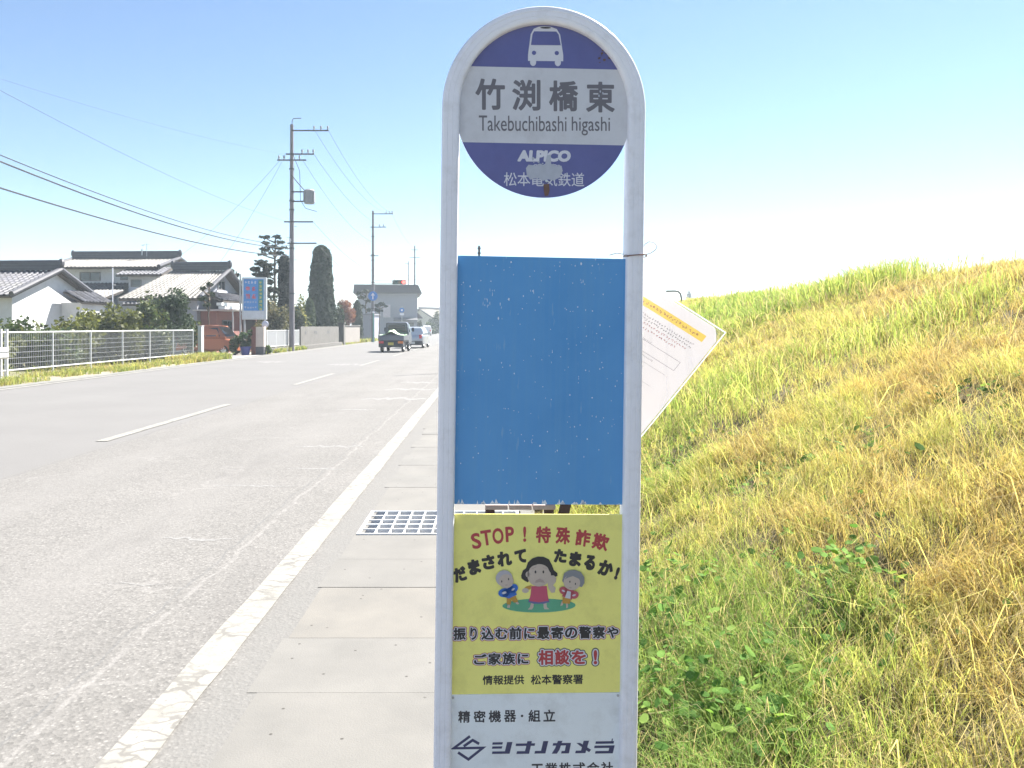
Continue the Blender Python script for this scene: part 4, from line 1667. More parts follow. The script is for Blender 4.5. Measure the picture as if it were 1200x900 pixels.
def pole(label, px, Y, top_py, r0, arms, transformer=None, lamp=False, rz=0):
    X = XP(px, Y)
    H = ZP(top_py, Y)
    o = thing('utility_pole', label, 'utility pole', (X, Y, 0), 0, 'utility poles along the road')
    b = MB()
    b.tube([(0, 0, -.06), (0, 0, H * .5), (0, 0, H)], [r0, r0 * .84, r0 * .62], 14)
    b.build('shaft', MT['concrete_pole'], o, smooth=True)
    for (py, l, r_, ins) in arms:
        z = ZP(py, Y)
        xl, xr = (l - px) / FOC * Y, (r_ - px) / FOC * Y
        b = MB()
        b.box(xl, xr, -.26, -.18, z - .04, z + .04)
        arm = b.build('cross_arm', MT['dark_metal'], o)
        if ins:
            b = MB()
            for ip in ins:
                x = (ip - px) / FOC * Y
                b.cyl((x, -.22, z + .041), (x, -.22, z + .16), .045, n=8)
                b.cyl((x, -.22, z + .16), (x, -.22, z + .30), .075, .04, n=8)
            b.build('insulator', INSUL, arm, smooth=True)
    if transformer:
        py0, py1, l, r_ = transformer
        z0, z1 = ZP(py1, Y), ZP(py0, Y)
        x0, x1 = (l - px) / FOC * Y, (r_ - px) / FOC * Y
        b = MB()
        xc, rr = (x0 + x1) / 2, (x1 - x0) / 2
        b.cyl((xc, -.1, z0), (xc, -.1, z1), rr, rr, 16)
        b.cyl((xc, -.1, z1), (xc, -.1, z1 + .08), rr * 1.08, rr * .8, 16)
        for s in (-1, 1):
            b.box(xc + s * rr * .95 - .03, xc + s * rr * .95 + .03, -.3, .1, z0 + .1, z1 - .1)
        b.build('transformer', mat('transformer_grey', (.22, .22, .24), .5), o, smooth=True)
        b = MB()
        b.box(0, x0 + .06, -.16, -.08, z1 - .10, z1 - .02)
        b.box(0, x0 + .06, -.16, -.08, z0 + .10, z0 + .18)
        b.tube([(0, -.12, z1 + 1.0), (x0 * .5, -.12, z1 + .5), (x0, -.12, z1 + .05)], .03, 6)
        b.build('bracket', MT['dark_metal'], o)
        b = MB()
        b.tube([(.1, -.2, z1 + 2.3), (.55, -.25, z1 + 1.2), (.6, -.25, z0 + .2), (.9, -.2, z0 - .3), (1.6, -.2, z0 - .5)], .018, 6)
        b.build('lead', MT['cable'], o)
    if lamp:
        z = H
        b = MB()
        b.tube([(0, 0, z - .3), (.02, 0, z + .25), (.1, 0, z + .38), (.6, 0, z + .4)], .025, 8)
        b.build('earth_wire_peak', MT['dark_metal'], o)
    # climbing steps and bands
    b = MB()
    for z in np.linspace(2.2, H * .55, 9):
        s = 1 if int(z * 2) % 2 else -1
        b.cyl((0, 0, z), (s * (r0 + .16), 0, z), .012, n=5)
    for z in (H * .25, H * .45, H * .62, H * .66, H * .8):
        b.cyl((0, 0, z), (0, 0, z + .09), r0 * .98, n=14)
    b.build('fittings', MT['dark_metal'], o)
    return o


PL1 = pole('tall nearest utility pole with a grey transformer beside the dark topiary', 342, 50, 146, .168,
           [(154, 343, 386, (369, 377, 385)), (181.5, 336, 369, (355, 362, 368)), (188.5, 326, 360, (328, 334, 352)), (260.5, 334, 368, None), (285.5, 338, 372, (341,))],
           transformer=(224, 239, 357, 369), lamp=True)
PL2 = pole('second utility pole carrying the round blue arrow sign', 437, 80, 247, .17,
           [(251, 436, 461, (453, 457, 460)), (266.5, 434, 453, (445, 450)), (300, 434, 444, None)])
PL3 = pole('distant utility pole in front of the brown roofed building', 486, 130, 288, .17,
           [(293, 482, 490, None), (302, 480, 492, None)])
PL4 = pole('thin farthest utility pole showing between two others', 478.5, 170, 306, .16, [(309, 474, 480, None)])
# the previous pole on the line, outside the picture, carries the near ends of the cables
sp = thing('lamp_pole', 'slim grey steel pole whose top shows above the blue board', 'steel pole', (XP(561.5, 27), 27, 0))
b = MB()
b.cyl((0, 0, -.06), (0, 0, ZP(288, 27)), .045, .038, 12)
b.build('shaft', mat('weathered_steel', (.13, .14, .16), .6), sp, smooth=True)
b = MB()
for z in (-.12, -.28, -.42):
    b.cyl((0, 0, ZP(288, 27) + z), (0, 0, ZP(288, 27) + z + .06), .058, n=12)
b.build('clamp', MT['dark_metal'], sp)


def wire(label, pts, r=.014, n=26, sag=.0, name='overhead_cable', group='overhead cables'):
    """pts: (px, py, Y) photo points that the cable passes; one parabola or straight pieces"""
    W = [P(*p) for p in pts]
    if len(W) == 2:
        out = []
        for i in range(n + 1):
            f = i / n
            p = W[0].lerp(W[1], f)
            p.z -= sag * 4 * f * (1 - f)
            out.append(p)
    else:                                             # quadratic through three points (by Y)
        out = []
        y0, y1, y2 = (w.y for w in W)
        for i in range(n + 1):
            y = y0 + (y2 - y0) * i / n
            l0 = (y - y1) * (y - y2) / ((y0 - y1) * (y0 - y2))
            l1 = (y - y0) * (y - y2) / ((y1 - y0) * (y1 - y2))
            l2 = (y - y0) * (y - y1) / ((y2 - y0) * (y2 - y1))
            out.append(W[0] * l0 + W[1] * l1 + W[2] * l2)
    o = thing(name, label, 'cable', out[0], 0, group)
    b = MB()
    b.tube([p - out[0] for p in out], r, 5)
    b.build('conductor', MT['cable'], o, smooth=True)
    return o


XL = XP(342, 50)


def yl(px, x=XL):
    return x * FOC / (px - CX)


# cables coming from the left edge to the nearest pole
for (lab, p0, p1, p2, r_) in (
        ('lowest black cable sweeping from the picture edge to the nearest pole', (-120, 181, 0), (150, 264.5, 0), (341, 300, 50), .022),
        ('middle thick cable of the three sweeping down to the nearest pole', (-120, 139, 0), (150, 246, 0), (341, 291, 50), .022),
        ('upper of the three dark cables sweeping to the nearest pole', (-120, 131, 0), (150, 239.5, 0), (341, 288, 50), .014),
        ('high thin broken looking cable above the three dark ones', (-120, 41, 0), (140, 178, 0), (338, 260, 50), .005)):
    wire(lab, [(p0[0], p0[1], yl(p0[0])), (p1[0], p1[1], yl(p1[0])), p2], r_)
wire('faint high cable reaching the upper cross arm of the nearest pole', [(-100, 60, 24), (336, 181, 50)], .0035, sag=.3)
wire('thin service line crossing down from the nearest pole to the two storey house', [(327, 189, 50), (205, 304, 56)], .008, sag=.4)
wire('thin service line dropping from the nearest pole to the gabled house', [(330, 190, 50), (250, 318, 51)], .008, sag=.3)
for (lab, a, c, m) in (('outer top cable between the two nearest poles', (385, 153, 50), (460, 250, 80), .9), ('inner top cable between the two nearest poles', (369, 153, 50), (453, 250, 80), .9),
                       ('second level cable between the two nearest poles', (368, 181, 50), (450, 266, 80), .8), ('cable from the middle arm to the second pole', (355, 188, 50), (437, 284, 80), .8),
                       ('telephone cable from the low arm to the second pole', (368, 261, 50), (437, 318, 80), .5), ('lowest telephone cable to the second pole', (372, 286, 50), (438, 332, 80), .6)):
    wire(lab, [a, c], .010, sag=m)
wire('top cable from the second pole to the distant pole', [(459, 250, 80), (489, 292, 130)], .010, sag=.8)
wire('lower cable from the second pole to the distant pole', [(437, 300, 80), (486, 326, 130)], .010, sag=.8)
wire('slanting guy wire beside the distant pole', [(486, 330, 130), (476, 378, 126)], .02, name='guy_wire', group=None)
wire('far cable running behind the sign from the distant pole', [(490, 302, 130), (640, 305, 230)], .012, sag=.8)
# cables are fastened to an extra pole outside the frame
nb = thing('utility_pole', 'utility pole outside the frame holding the near cable ends', 'utility pole', (XL, XL * FOC / (-122 - CX), 0), 0, 'utility poles along the road')
b = MB()
b.tube([(0, 0, -.06), (0, 0, 7), (0, 0, 13)], [.185, .16, .12], 14)
b.build('shaft', MT['concrete_pole'], nb, smooth=True)

# ---- round blue arrow sign on the second pole
rs = thing('arrow_sign', 'round blue sign with a white upward arrow on the second utility pole', 'road sign', (XP(437, 79.7), 79.7, ZP(347, 79.7)))
SIGNB = mat('sign_blue', (.03, .16, .50), .4)
b = MB()
b.cyl((0, 0, 0), (0, -.03, 0), .47, n=32)
b.build('disc', SIGNB, rs)
b = MB()
b.add([(-.06, -.034, -.32), (.06, -.034, -.32), (.06, -.034, .06), (.2, -.034, .06), (0, -.034, .34), (-.2, -.034, .06), (-.06, -.034, .06)], [tuple(range(7))])
b.build('arrow', I_WHITE, rs)
rs2 = thing('round_sign', 'small round blue and white sign board before the pale building', 'road sign', (XP(471, 100), 100, 0))
b = MB()
b.cyl((0, 0, -.05), (0, 0, ZP(359, 100)), .04, n=8)
b.build('post', MT['grey_metal'], rs2)
b = MB()
b.cyl((0, -.05, ZP(363.5, 100)), (0, -.07, ZP(363.5, 100)), .30, n=24)
b.build('disc', SIGNB, rs2)
b = MB()
b.cyl((0, -.072, ZP(363.5, 100)), (0, -.08, ZP(363.5, 100)), .13, n=20)
b.box(-.26, .26, -.07, -.05, ZP(369.5, 100), ZP(367, 100))
b.build('white_mark', I_WHITE, rs2)
tp_ = thing('sign_post', 'slim teal post with a pale cap standing by the second pole', 'post', (XP(437.5, 78), 78, 0))
b = MB()
b.cyl((0, 0, -.05), (0, 0, ZP(367, 78)), .06, n=10)
b.build('shaft', mat('teal_paint', (.05, .22, .20), .5), tp_)
b = MB()
b.ball((0, 0, ZP(366, 78)), (.14, .14, .09))
b.build('cap', MT['sign_white'], tp_, smooth=True)

# ---- traffic signal with its red lamp lit
ts = thing('traffic_signal', 'horizontal traffic signal showing red above the brown roof', 'traffic light', (XP(437, 80), 79.75, ZP(331, 79.75)))
sx0 = (462 - 437) / FOC * 80
b = MB()
b.box(sx0, sx0 + 1.2, -.18, -.02, -.2, .24)
b.cyl((sx0 + .03, -.1, .02), (sx0 - .12, -.1, .02), .22, n=14)
b.build('housing', mat('signal_green_grey', (.04, .07, .06), .5), ts, bevel=.03)
b = MB()
b.cyl((.05, -.08, -.12), (sx0 + .2, -.08, -.12), .035, n=8)
b.cyl((.05, -.08, .18), (sx0 + .2, -.08, .14), .03, n=8)
b.cyl((sx0 + .1, -.08, .0), (sx0 + .1, -.08, .55), .03, n=8)
b.build('arm', MT['grey_metal'], ts)
for i, (c_, e) in enumerate((((.02, .10, .08), 0), ((.16, .10, .01), 0), ((1.0, .06, .05), 1))):
    b = MB()
    x = sx0 + .21 + i * .39
    b.cyl((x, -.181, .02), (x, -.20, .02), .165, n=20)
    lens = b.build('lamp', emit_mat('lit_red_lens', (1.0, .05, .04), 2.5) if e else mat('dark_lens', c_, .3), ts)
    b = MB()
    vs, fs = [], []
    for k in range(15):
        a = R(-20 + 220 * k / 14)
        vs += [(x + .18 * math.cos(a), -.181, .02 + .18 * math.sin(a)), (x + .18 * math.cos(a), -.40, .02 + .18 * math.sin(a))]
    b.add(vs, [(2 * k, 2 * k + 1, 2 * k + 3, 2 * k + 2) for k in range(14)])
    hood = b.build('visor', MT['dark_metal'], ts, smooth=True)

# ---- bent rail end on the dike
bt = thing('bent_handrail', 'grey bent pipe handrail end standing in the grass of the dike crest', 'handrail', P(798, 352, 24))
pts = [Vector(P(x, y, 24)) - bt.location for x, y in ((799, 362), (798.6, 350), (797.5, 344.5), (795, 341.8), (791, 341), (780.5, 341.3))]
b = MB()
b.tube(pts, .028, 8)
b.build('pipe', mat('grey_pipe', (.2, .21, .22), .5, .3), bt, smooth=True)

# ---- blue advertising board on posts
ab = thing('advertising_board', 'upright blue advertising board in a pale frame on steel posts', 'sign board', (XP(298, 45), 45, 0), R(8))
k_ = 45 / FOC
zt_, zb_ = ZP(325, 45), ZP(374.5, 45)
w2 = 14 * k_
b = MB()
b.box(-w2, w2, .0, .22, zb_, zt_)
b.build('frame', mat('board_frame', (.52, .55, .57), .45), ab, bevel=.015)
b = MB()
b.box(-w2 + .09, w2 - .16, -.012, -.001, zb_ + .5, zt_ - .1)
fc = b.build('blue_face', mat('board_blue', (.07, .24, .56), .45, var=.12), ab)
b = MB()
b.box(-w2 + .09, w2 - .16, -.012, -.001, zb_ + .08, zb_ + .49)
b.build('white_strip', mat('board_white', (.55, .58, .62), .5), ab)
b = MB()
b.box(w2 - .46, w2 - .19, -.018, -.013, zb_ + .55, zt_ - .14)
b.build('green_strip', mat('board_green', (.05, .22, .24), .5), fc)


def dabs(mb, x0, x1, z0, z1, y, n=9, th=.16):
    """one blurred character: a handful of crossing strokes"""
    for _ in range(n):
        if random.random() < .55:
            z = random.uniform(z0, z1 - (z1 - z0) * th)
            a_ = x0 + (x1 - x0) * random.uniform(0, .3)
            c_ = x1 - (x1 - x0) * random.uniform(0, .3)
            mb.box(a_, c_, y - .004, y, z, z + (z1 - z0) * th)
        else:
            x = random.uniform(x0, x1 - (x1 - x0) * th)
            a_ = z0 + (z1 - z0) * random.uniform(0, .3)
            c_ = z1 - (z1 - z0) * random.uniform(0, .3)
            mb.box(x, x + (x1 - x0) * th, y - .0065, y - .0005, a_, c_)


b = MB()
for i in range(2):
    for j in range(2):
        x = -w2 + .2 + i * .33
        z = zt_ - .78 - j * .42
        dabs(b, x, x + .24, z, z + .27, -.014)
b.build('red_characters', mat('board_red', (.55, .12, .17), .5), fc)
b = MB()
for i in range(4):
    x = -w2 + .16 + i * .165
    dabs(b, x, x + .12, zt_ - .36, zt_ - .2, -.014, 6)
for i in range(5):
    x = -w2 + .14 + i * .14
    dabs(b, x, x + .1, zb_ + .92, zb_ + 1.02, -.014, 5)
    dabs(b, x, x + .1, zb_ + .62, zb_ + .74, -.014, 5)
b.build('pale_characters', mat('board_pale', (.45, .5, .62), .5), fc)
b = MB()
for j in range(8):
    z = zt_ - .36 - j * .215
    dabs(b, w2 - .40, w2 - .25, z, z + .15, -.020, 6)
b.build('yellow_characters', mat('board_yellow', (.55, .50, .10), .5), fc)
for x in (-w2 - .10, -w2 + .12):
    b = MB()
    b.cyl((x, .11 if x > -w2 else .1, -.05), (x, .11 if x > -w2 else .1, zb_ if x > -w2 else ZP(321, 45)), .05, n=10)
    b.build('post', MT['grey_metal'], ab)
b = MB()
b.cyl((w2 - .1, .11, -.05), (w2 - .1, .11, zb_), .04, n=10)
b.build('post', MT['grey_metal'], ab)
b = MB()
for z in (zt_ - .45, zb_ + .3):
    b.box(-w2 - .1, -w2, .08, .12, z, z + .05)
b.build('bracket', MT['grey_metal'], ab)
# round white traffic mirror back / drum beside the board
mr = thing('traffic_mirror', 'small pale round traffic mirror on a post below the advertising board', 'mirror', (XP(311, 44.6), 44.6, 0))
b = MB()
b.cyl((0, 0, -.05), (0, 0, ZP(381, 44.6)), .035, n=8)
b.build('post', MT['grey_metal'], mr)
b = MB()
b.ball((0, -.05, ZP(380, 44.6)), (.2, .07, .2), 16, 8)
b.build('mirror_face', mat('pale_mirror', (.55, .55, .62), .25, .2), mr, smooth=True)
# blue planter pots by the driveway
po = thing('plant_pot', 'dark blue plant pot with a bushy plant beside the orange van', 'plant pot', (-13.35, 43.2, -.02))
b = MB()
prof_ = [(.20, 0), (.27, .38), (.30, .40), (.30, .46), (.26, .46), (.25, .36)]
vs, fs = [], []
for (r_, z) in prof_:
    for k in range(18):
        a = 2 * math.pi * k / 18
        vs.append((r_ * math.cos(a), r_ * math.sin(a), z))
for i in range(len(prof_) - 1):
    fs += [(i * 18 + k, i * 18 + (k + 1) % 18, (i + 1) * 18 + (k + 1) % 18, (i + 1) * 18 + k) for k in range(18)]
fs += [tuple(reversed(range(18))), tuple(range(90, 108))]
b.add(vs, fs)
b.build('pot', mat('blue_glaze', (.03, .04, .22), .3), po, smooth=True)
p_, _ = clumps(700, (0, 0, .85), (.42, .42, .5), 12)
leaf_mesh('foliage', p_, .10, vary((.05, .09, .03), len(p_), .3), MT['leaf'], po)

# ==================================================================================================
# BUILDINGS
# ==================================================================================================
def tile_mat(name, c, rough=.38, spec=.7):
    t = NT(name)
    v = t.coords()
    vor = t.n('TexVoronoi', None, Vector=v, Scale=3.2)
    r_ = t.n('SeparateColor', None, Color=vor.outputs['Color']).outputs[0]
    cc = t.mix(r_, col(c, .7), col(c, 1.3))
    cc = t.mix(t.math('MULTIPLY', t.ramp(t.noise(v, 1.1, 5), .5, .7), .35), cc, (.12, .115, .09))
    t.put(t.b.inputs['Base Color'], cc)
    t.put(t.b.inputs['Roughness'], t.ramp(r_, 0, 1, rough - .06, rough + .1))
    t.b.inputs['Specular IOR Level'].default_value = spec
    t.b.inputs['Metallic'].default_value = .1
    return t.mat


TILE = tile_mat('grey_kawara_tile', (.085, .085, .10), .62, .35)
TILE_W = tile_mat('pale_kawara_tile', (.16, .15, .14), .58, .4)  # same kind of tile in a lighter tone
RIDGE = mat('ridge_tile', (.07, .07, .08), .5, var=.2)
PLASTER = mat('white_plaster', (.56, .56, .57), .9, var=.06, scale=1.2, dirt=(.36, .34, .31), dirt_amt=.4)
GREYWALL = mat('grey_render', (.25, .26, .29), .9, var=.1, scale=1.2)
EAVE = mat('eave_timber', (.09, .075, .065), .8, var=.2)
FRAME = mat('window_frame', (.14, .13, .13), .5)


def kawara(mb, A, B_, C_, D_, pitch=.28, amp=.055, course=.30, step=.018, mi=0, under=1):
    """tiled slope: ridge edge A-B, eave edge D-C"""
    A, B_, C_, D_ = (Vector(p) for p in (A, B_, C_, D_))
    nrm = (B_ - A).cross(D_ - A).normalized()
    if nrm.z < 0:
        nrm = -nrm
    L = max((B_ - A).length, (C_ - D_).length)
    S = ((D_ - A).length + (C_ - B_).length) / 2
    nu = max(6, int(L / pitch) * 6)
    nc = max(2, int(S / course))
    vs, fs = [], []
    rows = []
    for j in range(nc):
        rows += [(j / nc, 0.0), ((j + 1) / nc - .002, step)]
    for (f, h) in rows:
        for i in range(nu + 1):
            g = i / nu
            p = (A.lerp(B_, g)).lerp(D_.lerp(C_, g), f)
            ph = g * L / pitch
            w = (ph % 1.0)
            hh = amp * (math.sin(math.pi * w / .42) if w < .42 else -.35 * math.sin(math.pi * (w - .42) / .58))
            vs.append(p + nrm * (hh + h + .03))
    m = nu + 1
    for j in range(len(rows) - 1):
        fs += [(j * m + i, j * m + i + 1, (j + 1) * m + i + 1, (j + 1) * m + i) for i in range(nu)]
    mb.add(vs, fs, mi)
    # board below
    q = [A, B_, C_, D_]
    mb.add([p - nrm * .02 for p in q] + [p - nrm * .12 for p in q], [(0, 1, 2, 3), (7, 6, 5, 4), (0, 4, 5, 1), (1, 5, 6, 2), (2, 6, 7, 3), (3, 7, 4, 0)], under)


def ridge_stack(mb, A, B_, h=.45, w=.3, mi=0):
    A, B_ = Vector(A), Vector(B_)
    d = (B_ - A).normalized()
    s = Vector((-d.y, d.x, 0))
    for (k0, k1, ww) in ((0, .3, w), (.32, .62, w * .82), (.64, .9, w * .66)):
        q = [A - s * ww / 2, A + s * ww / 2, B_ + s * ww / 2, B_ - s * ww / 2]
        mb.add([p + Vector((0, 0, h * k0)) for p in q] + [p + Vector((0, 0, h * k1)) for p in q], [(0, 3, 2, 1), (4, 5, 6, 7), (0, 1, 5, 4), (1, 2, 6, 5), (2, 3, 7, 6), (3, 0, 4, 7)], mi)
    mb.cyl(A + Vector((0, 0, h * .93)), B_ + Vector((0, 0, h * .93)), w * .3, n=8, mi=mi)
    for p, e in ((A, -1), (B_, 1)):
        q = p + d * e * .06
        mb.ball(q + Vector((0, 0, h * .75)), (.16, .16, h * .55), 8, 5, mi)


def gable_house(name, label, loc, rz, x0, x1, yf, yb, zf, zb, zr, oh=.6, ohg=.5, hip=0.0, wallm=None, roofm=None, cat='house', yr=0.0, rh=.45):
    """ridge along local x at y=yr; front slope towards -y. walls from 0 to the eaves"""
    wallm = wallm or PLASTER
    roofm = roofm or TILE
    o = thing(name, label, cat, loc, rz)
    b = MB()
    kf, kb = (zr - zf) / (yr - yf), (zr - zb) / (yb - yr)
    prof_ = [(yf, -.06), (yb, -.06), (yb, zb), (yr, zr), (yf, zf)]
    b.prism(prof_, 'x', x0, x1)
    b.build('wall', wallm, o)
    b = MB()
    A, B_ = (x0 - ohg, yr, zr + .06), (x1 + ohg, yr, zr + .06)
    F0, F1 = (x0 - ohg, yf - oh, zf - oh * kf + .06), (x1 + ohg, yf - oh, zf - oh * kf + .06)
    K0, K1 = (x0 - ohg, yb + oh, zb - oh * kb + .06), (x1 + ohg, yb + oh, zb - oh * kb + .06)
    F0h, K0h = (F0[0] - hip, F0[1], F0[2]), (K0[0] - hip, K0[1], K0[2])
    kawara(b, A, B_, F1, F0h)
    kawara(b, A, B_, K1, K0h)
    if hip:
        kawara(b, (A[0], A[1] - .05, A[2]), (A[0], A[1] + .05, A[2]), K0h, F0h)
    rf = b.build('roof', [roofm, EAVE], o)
    b = MB()
    ridge_stack(b, (A[0], A[1], A[2] + .05), (B_[0], B_[1], B_[2] + .05), rh)
    # barge boards along the gable ends
    b.build('ridge', RIDGE, rf)
    for xx in ((x0 - ohg - .03, x1 + ohg + .03) if not hip else (x1 + ohg + .03,)):
        for (p, q) in ((A, F0), (A, K0)):
            b = MB()
            p, q = Vector((xx, p[1], p[2] + .08)), Vector((xx, q[1], q[2] + .08))
            b.tube([p, q], .13, 8)
            b.build('verge_tile', RIDGE, rf, smooth=True)
    return o


def window(parent, x0, x1, z0, z1, y, mullions=1, face='y', depth=.05):
    """a window on a wall facing -y (face 'y') or +x (face 'x'; then x0,x1 run along y)"""
    def bx(mb, a0, a1, d0, d1, c0, c1):
        if face == 'y':
            mb.box(a0, a1, y - d1, y - d0, c0, c1)
        else:
            mb.box(y + d0, y + d1, a0, a1, c0, c1)
    b = MB()
    f = .07
    bx(b, x0, x1, .004, depth, z1 - f, z1)
    bx(b, x0, x1, .004, depth, z0, z0 + f)
    bx(b, x0, x0 + f, .004, depth, z0 + f, z1 - f)
    bx(b, x1 - f, x1, .004, depth, z0 + f, z1 - f)
    for k in range(mullions):
        xm = x0 + (x1 - x0) * (k + 1) / (mullions + 1)
        bx(b, xm - .03, xm + .03, .004, depth, z0 + f, z1 - f)
    w = b.build('window', FRAME, parent)
    b = MB()
    n = mullions + 1
    for k in range(n):
        a0 = x0 + f if k == 0 else x0 + (x1 - x0) * k / n + .03
        a1 = x1 - f if k == n - 1 else x0 + (x1 - x0) * (k + 1) / n - .03
        bx(b, a0, a1, .006, .02, z0 + f, z1 - f)
    b.build('pane', MT['glass'], w)
    return w


# ---- house one, white gable by the left edge
Y1 = 40
ap = P(64, 313, Y1)
h1 = gable_house('storehouse', 'low white plastered storehouse with grey tiled roof and blank gable behind the fence', (ap.x, ap.y, 0), R(-5),
                 -9, 0, -3.1, 2.7, 3.05, 3.15, 4.22, oh=.5, ohg=.3)
b = MB()
kawara(b, (.35, .2, 3.3), (.35, 2.9, 3.3), (1.35, 2.9, 2.75), (1.35, .2, 2.75))
b.build('lean_to_roof', [TILE, EAVE], h1)
b = MB()
b.box(.02, 1.1, .5, 2.6, -.05, 2.72)
b.build('lean_to_wall', PLASTER, h1)

# ---- house two, two storeys
Y2 = 58
px0, px1 = 88, 215
ap = P(px1, 303, Y2)
xr0 = (px0 - px1) / FOC * Y2
zr = ap.z
h2 = gable_house('farmhouse', 'large two storey white house with pale tiled roof between the storehouse and gabled house', (ap.x - .3, ap.y, 0), R(-3),
                 xr0 + .5, -.5, -2.5, 2.6, 5.70, 5.70, 6.34, oh=.75, ohg=.5, roofm=TILE_W, rh=.5)
k2 = Y2 / FOC


def L2(px, py, dy=-2.5):
    """local x, z on the front wall of house two"""
    yy = Y2 + dy
    return (px - CX) / FOC * yy - ap.x + .3, EYE - (py - CY) / FOC * yy


(xa, za), (xb, zb_) = L2(93, 329), L2(118, 318.5)
window(h2, xa, xb, za, zb_, -2.5, 1)
(xa, za), (xb, zb_) = L2(142, 328), L2(151, 319)
window(h2, xa, xb, za, zb_, -2.5, 0)
# wing with its own small roof
(xa, za), (xb, zb_) = L2(154, 338, -3.6), L2(190, 322, -3.6)
b = MB()
b.box(xa, xb, -3.7, -2.52, -.05, zb_)
wing = b.build('wing_wall', PLASTER, h2)
b = MB()
kawara(b, (xa - .5, -2.45, zb_ + .55), (xb + .4, -2.45, zb_ + .55), (xb + .5, -4.3, zb_ - .05), (xa - .6, -4.3, zb_ - .05))
b.build('wing_roof', [TILE, EAVE], h2)
(x2, z2), (x3, z3) = L2(156, 336, -3.7), L2(169, 327.5, -3.7)
window(h2, x2, x3, z2, z3, -3.7, 0)
# lower roofs and ground floor
(xa, za), (xb, zb_) = L2(70, 345, -4.5), L2(156, 332, -2.5)
b = MB()
b.box(xa + .4, xb + 3.5, -4.4, -2.53, -.05, za - .1)
b.build('ground_floor_wall', PLASTER, h2)
b = MB()
kawara(b, (xa, -2.52, zb_), (xb, -2.52, zb_), (xb + .1, -5.2, za - .25), (xa - .1, -5.2, za - .25))
b.build('lower_roof', [TILE, EAVE], h2)
b = MB()
(xa, za), (xb, zb_) = L2(96, 352, -6.5), L2(147, 340.5, -5)
kawara(b, (xa + .4, -5.0, zb_), (xb + .1, -5.0, zb_), (xb - .4, -7.1, za), (xa - .4, -7.1, za))
b.build('porch_roof', [TILE_W, EAVE], h2)
b = MB()
b.box(xa + .2, xb - .6, -6.6, -4.42, -.05, za + .1)
b.build('porch_wall', GREYWALL, h2)
# right hand lower wing reaching towards the gabled house
(xa, za), (xb, zb_) = L2(152, 357, -5), L2(205, 333, -2.4)
b = MB()
kawara(b, (xa + 1.6, -2.3, zb_), (xb + 1.0, -2.3, zb_), (xb + .4, -5.6, za), (xa, -5.6, za))
b.build('side_roof', [TILE, EAVE], h2)
b = MB()
ridge_stack(b, (xa + 1.6, -2.3, zb_ + .05), (xb + 1.0, -2.3, zb_ + .05), .3)
b.build('side_ridge', RIDGE, h2)
b = MB()
b.box(xa + .6, xb + .3, -5.0, -2.53, -.05, za + .2)
b.build('side_wall', PLASTER, h2)
an = thing('aerial_mast', 'slim pale aerial mast standing in front of the two storey house', 'aerial', (XP(132, 50), 50, 0))
b = MB()
b.cyl((0, 0, -.05), (0, 0, ZP(314, 50)), .035, n=8)
b.build('mast', MT['sign_white'], an)
b = MB()
b.cyl((0, 0, ZP(318, 50)), (-.3, 0, ZP(318, 50)), .02, n=6)
b.cyl((0, 0, ZP(334, 50)), (.2, 0, ZP(334, 50)), .03, n=6)
b.build('bracket', MT['grey_metal'], an)
a2 = thing('roof_aerial', 'thin television aerial rising above the ridge of the two storey house', 'aerial', P(172, 304, 58))
b = MB()
b.cyl((0, 0, 0), (0, 0, 1.15), .02, n=6)
b.cyl((-.35, 0, .3), (-.35, 0, .75), .05, n=6)
for k in range(5):
    b.cyl((-.3 + .03 * k, -.25, 1.0 + .03 * k), (-.3 + .03 * k, .25, 1.0 + .03 * k), .008, n=5)
b.cyl((-.4, 0, 1.0), (.3, 0, 1.1), .01, n=5)
b.build('mast', MT['grey_metal'], a2)

# ---- house three, hipped gable facing the road
Y3 = 50
ap = P(261, 318, Y3)
h3 = gable_house('gabled_house', 'grey gabled house with broad pale tiled roof and small arched gable window', (ap.x, ap.y, 0), R(-6),
                 -2.8, 0, -3.4, 2.7, 3.31, 3.5, ap.z - .05, oh=.55, ohg=.4, hip=1.3, wallm=GREYWALL, roofm=TILE_W, rh=.5)
zg = ZP(351, 48.5)
b = MB()
kawara(b, (.03, -2.6, zg + .42), (.03, 2.4, zg + .42), (1.35, 2.9, zg - .1), (1.35, -3.0, zg - .1))
b.build('skirt_roof', [TILE, EAVE], h3)
b = MB()
b.box(1.18, 1.5, -3.4, 3.1, zg - .42, zg - .24)
b.box(1.3, 1.7, -3.4, 3.1, zg - .62, zg - .46)
b.build('white_eave', mat('white_sheet_eave', (.62, .62, .60), .35), h3)
# gable window
w = window(h3, -.75, .25, zg + .62, zg + 1.22, .0, 1, face='x')
b = MB()
vs = []
for k in range(9):
    a = math.pi * k / 8
    vs.append((-.25 + .34 * math.cos(a), zg + 1.22 + .3 * math.sin(a)))
b.prism(vs, 'x', .004, .06)
b.build('arch', FRAME, w)
b = MB()
b.box(.01, .10, -.95, .45, zg + .46, zg + .60)
b.build('sill', MT['sign_white'], w)
# front lower part: reddish garage
REDW = mat('reddish_board_wall', (.26, .115, .10), .8, var=.12, stretch=(1, 5, 1))
b = MB()
b.box(.02, 1.0, -3.0, 2.9, -.05, zg - .66)
b.build('lower_wall', REDW, h3)
b = MB()
for k in range(22):
    b.box(1.001, 1.02, .6 + k * .1, .66 + k * .1, .1, 1.95)
b.build('shutter', mat('dark_brown_shutter', (.08, .05, .05), .6), h3)
window(h3, -2.3, -.9, .9, 1.9, 1.0, 1, face='x')
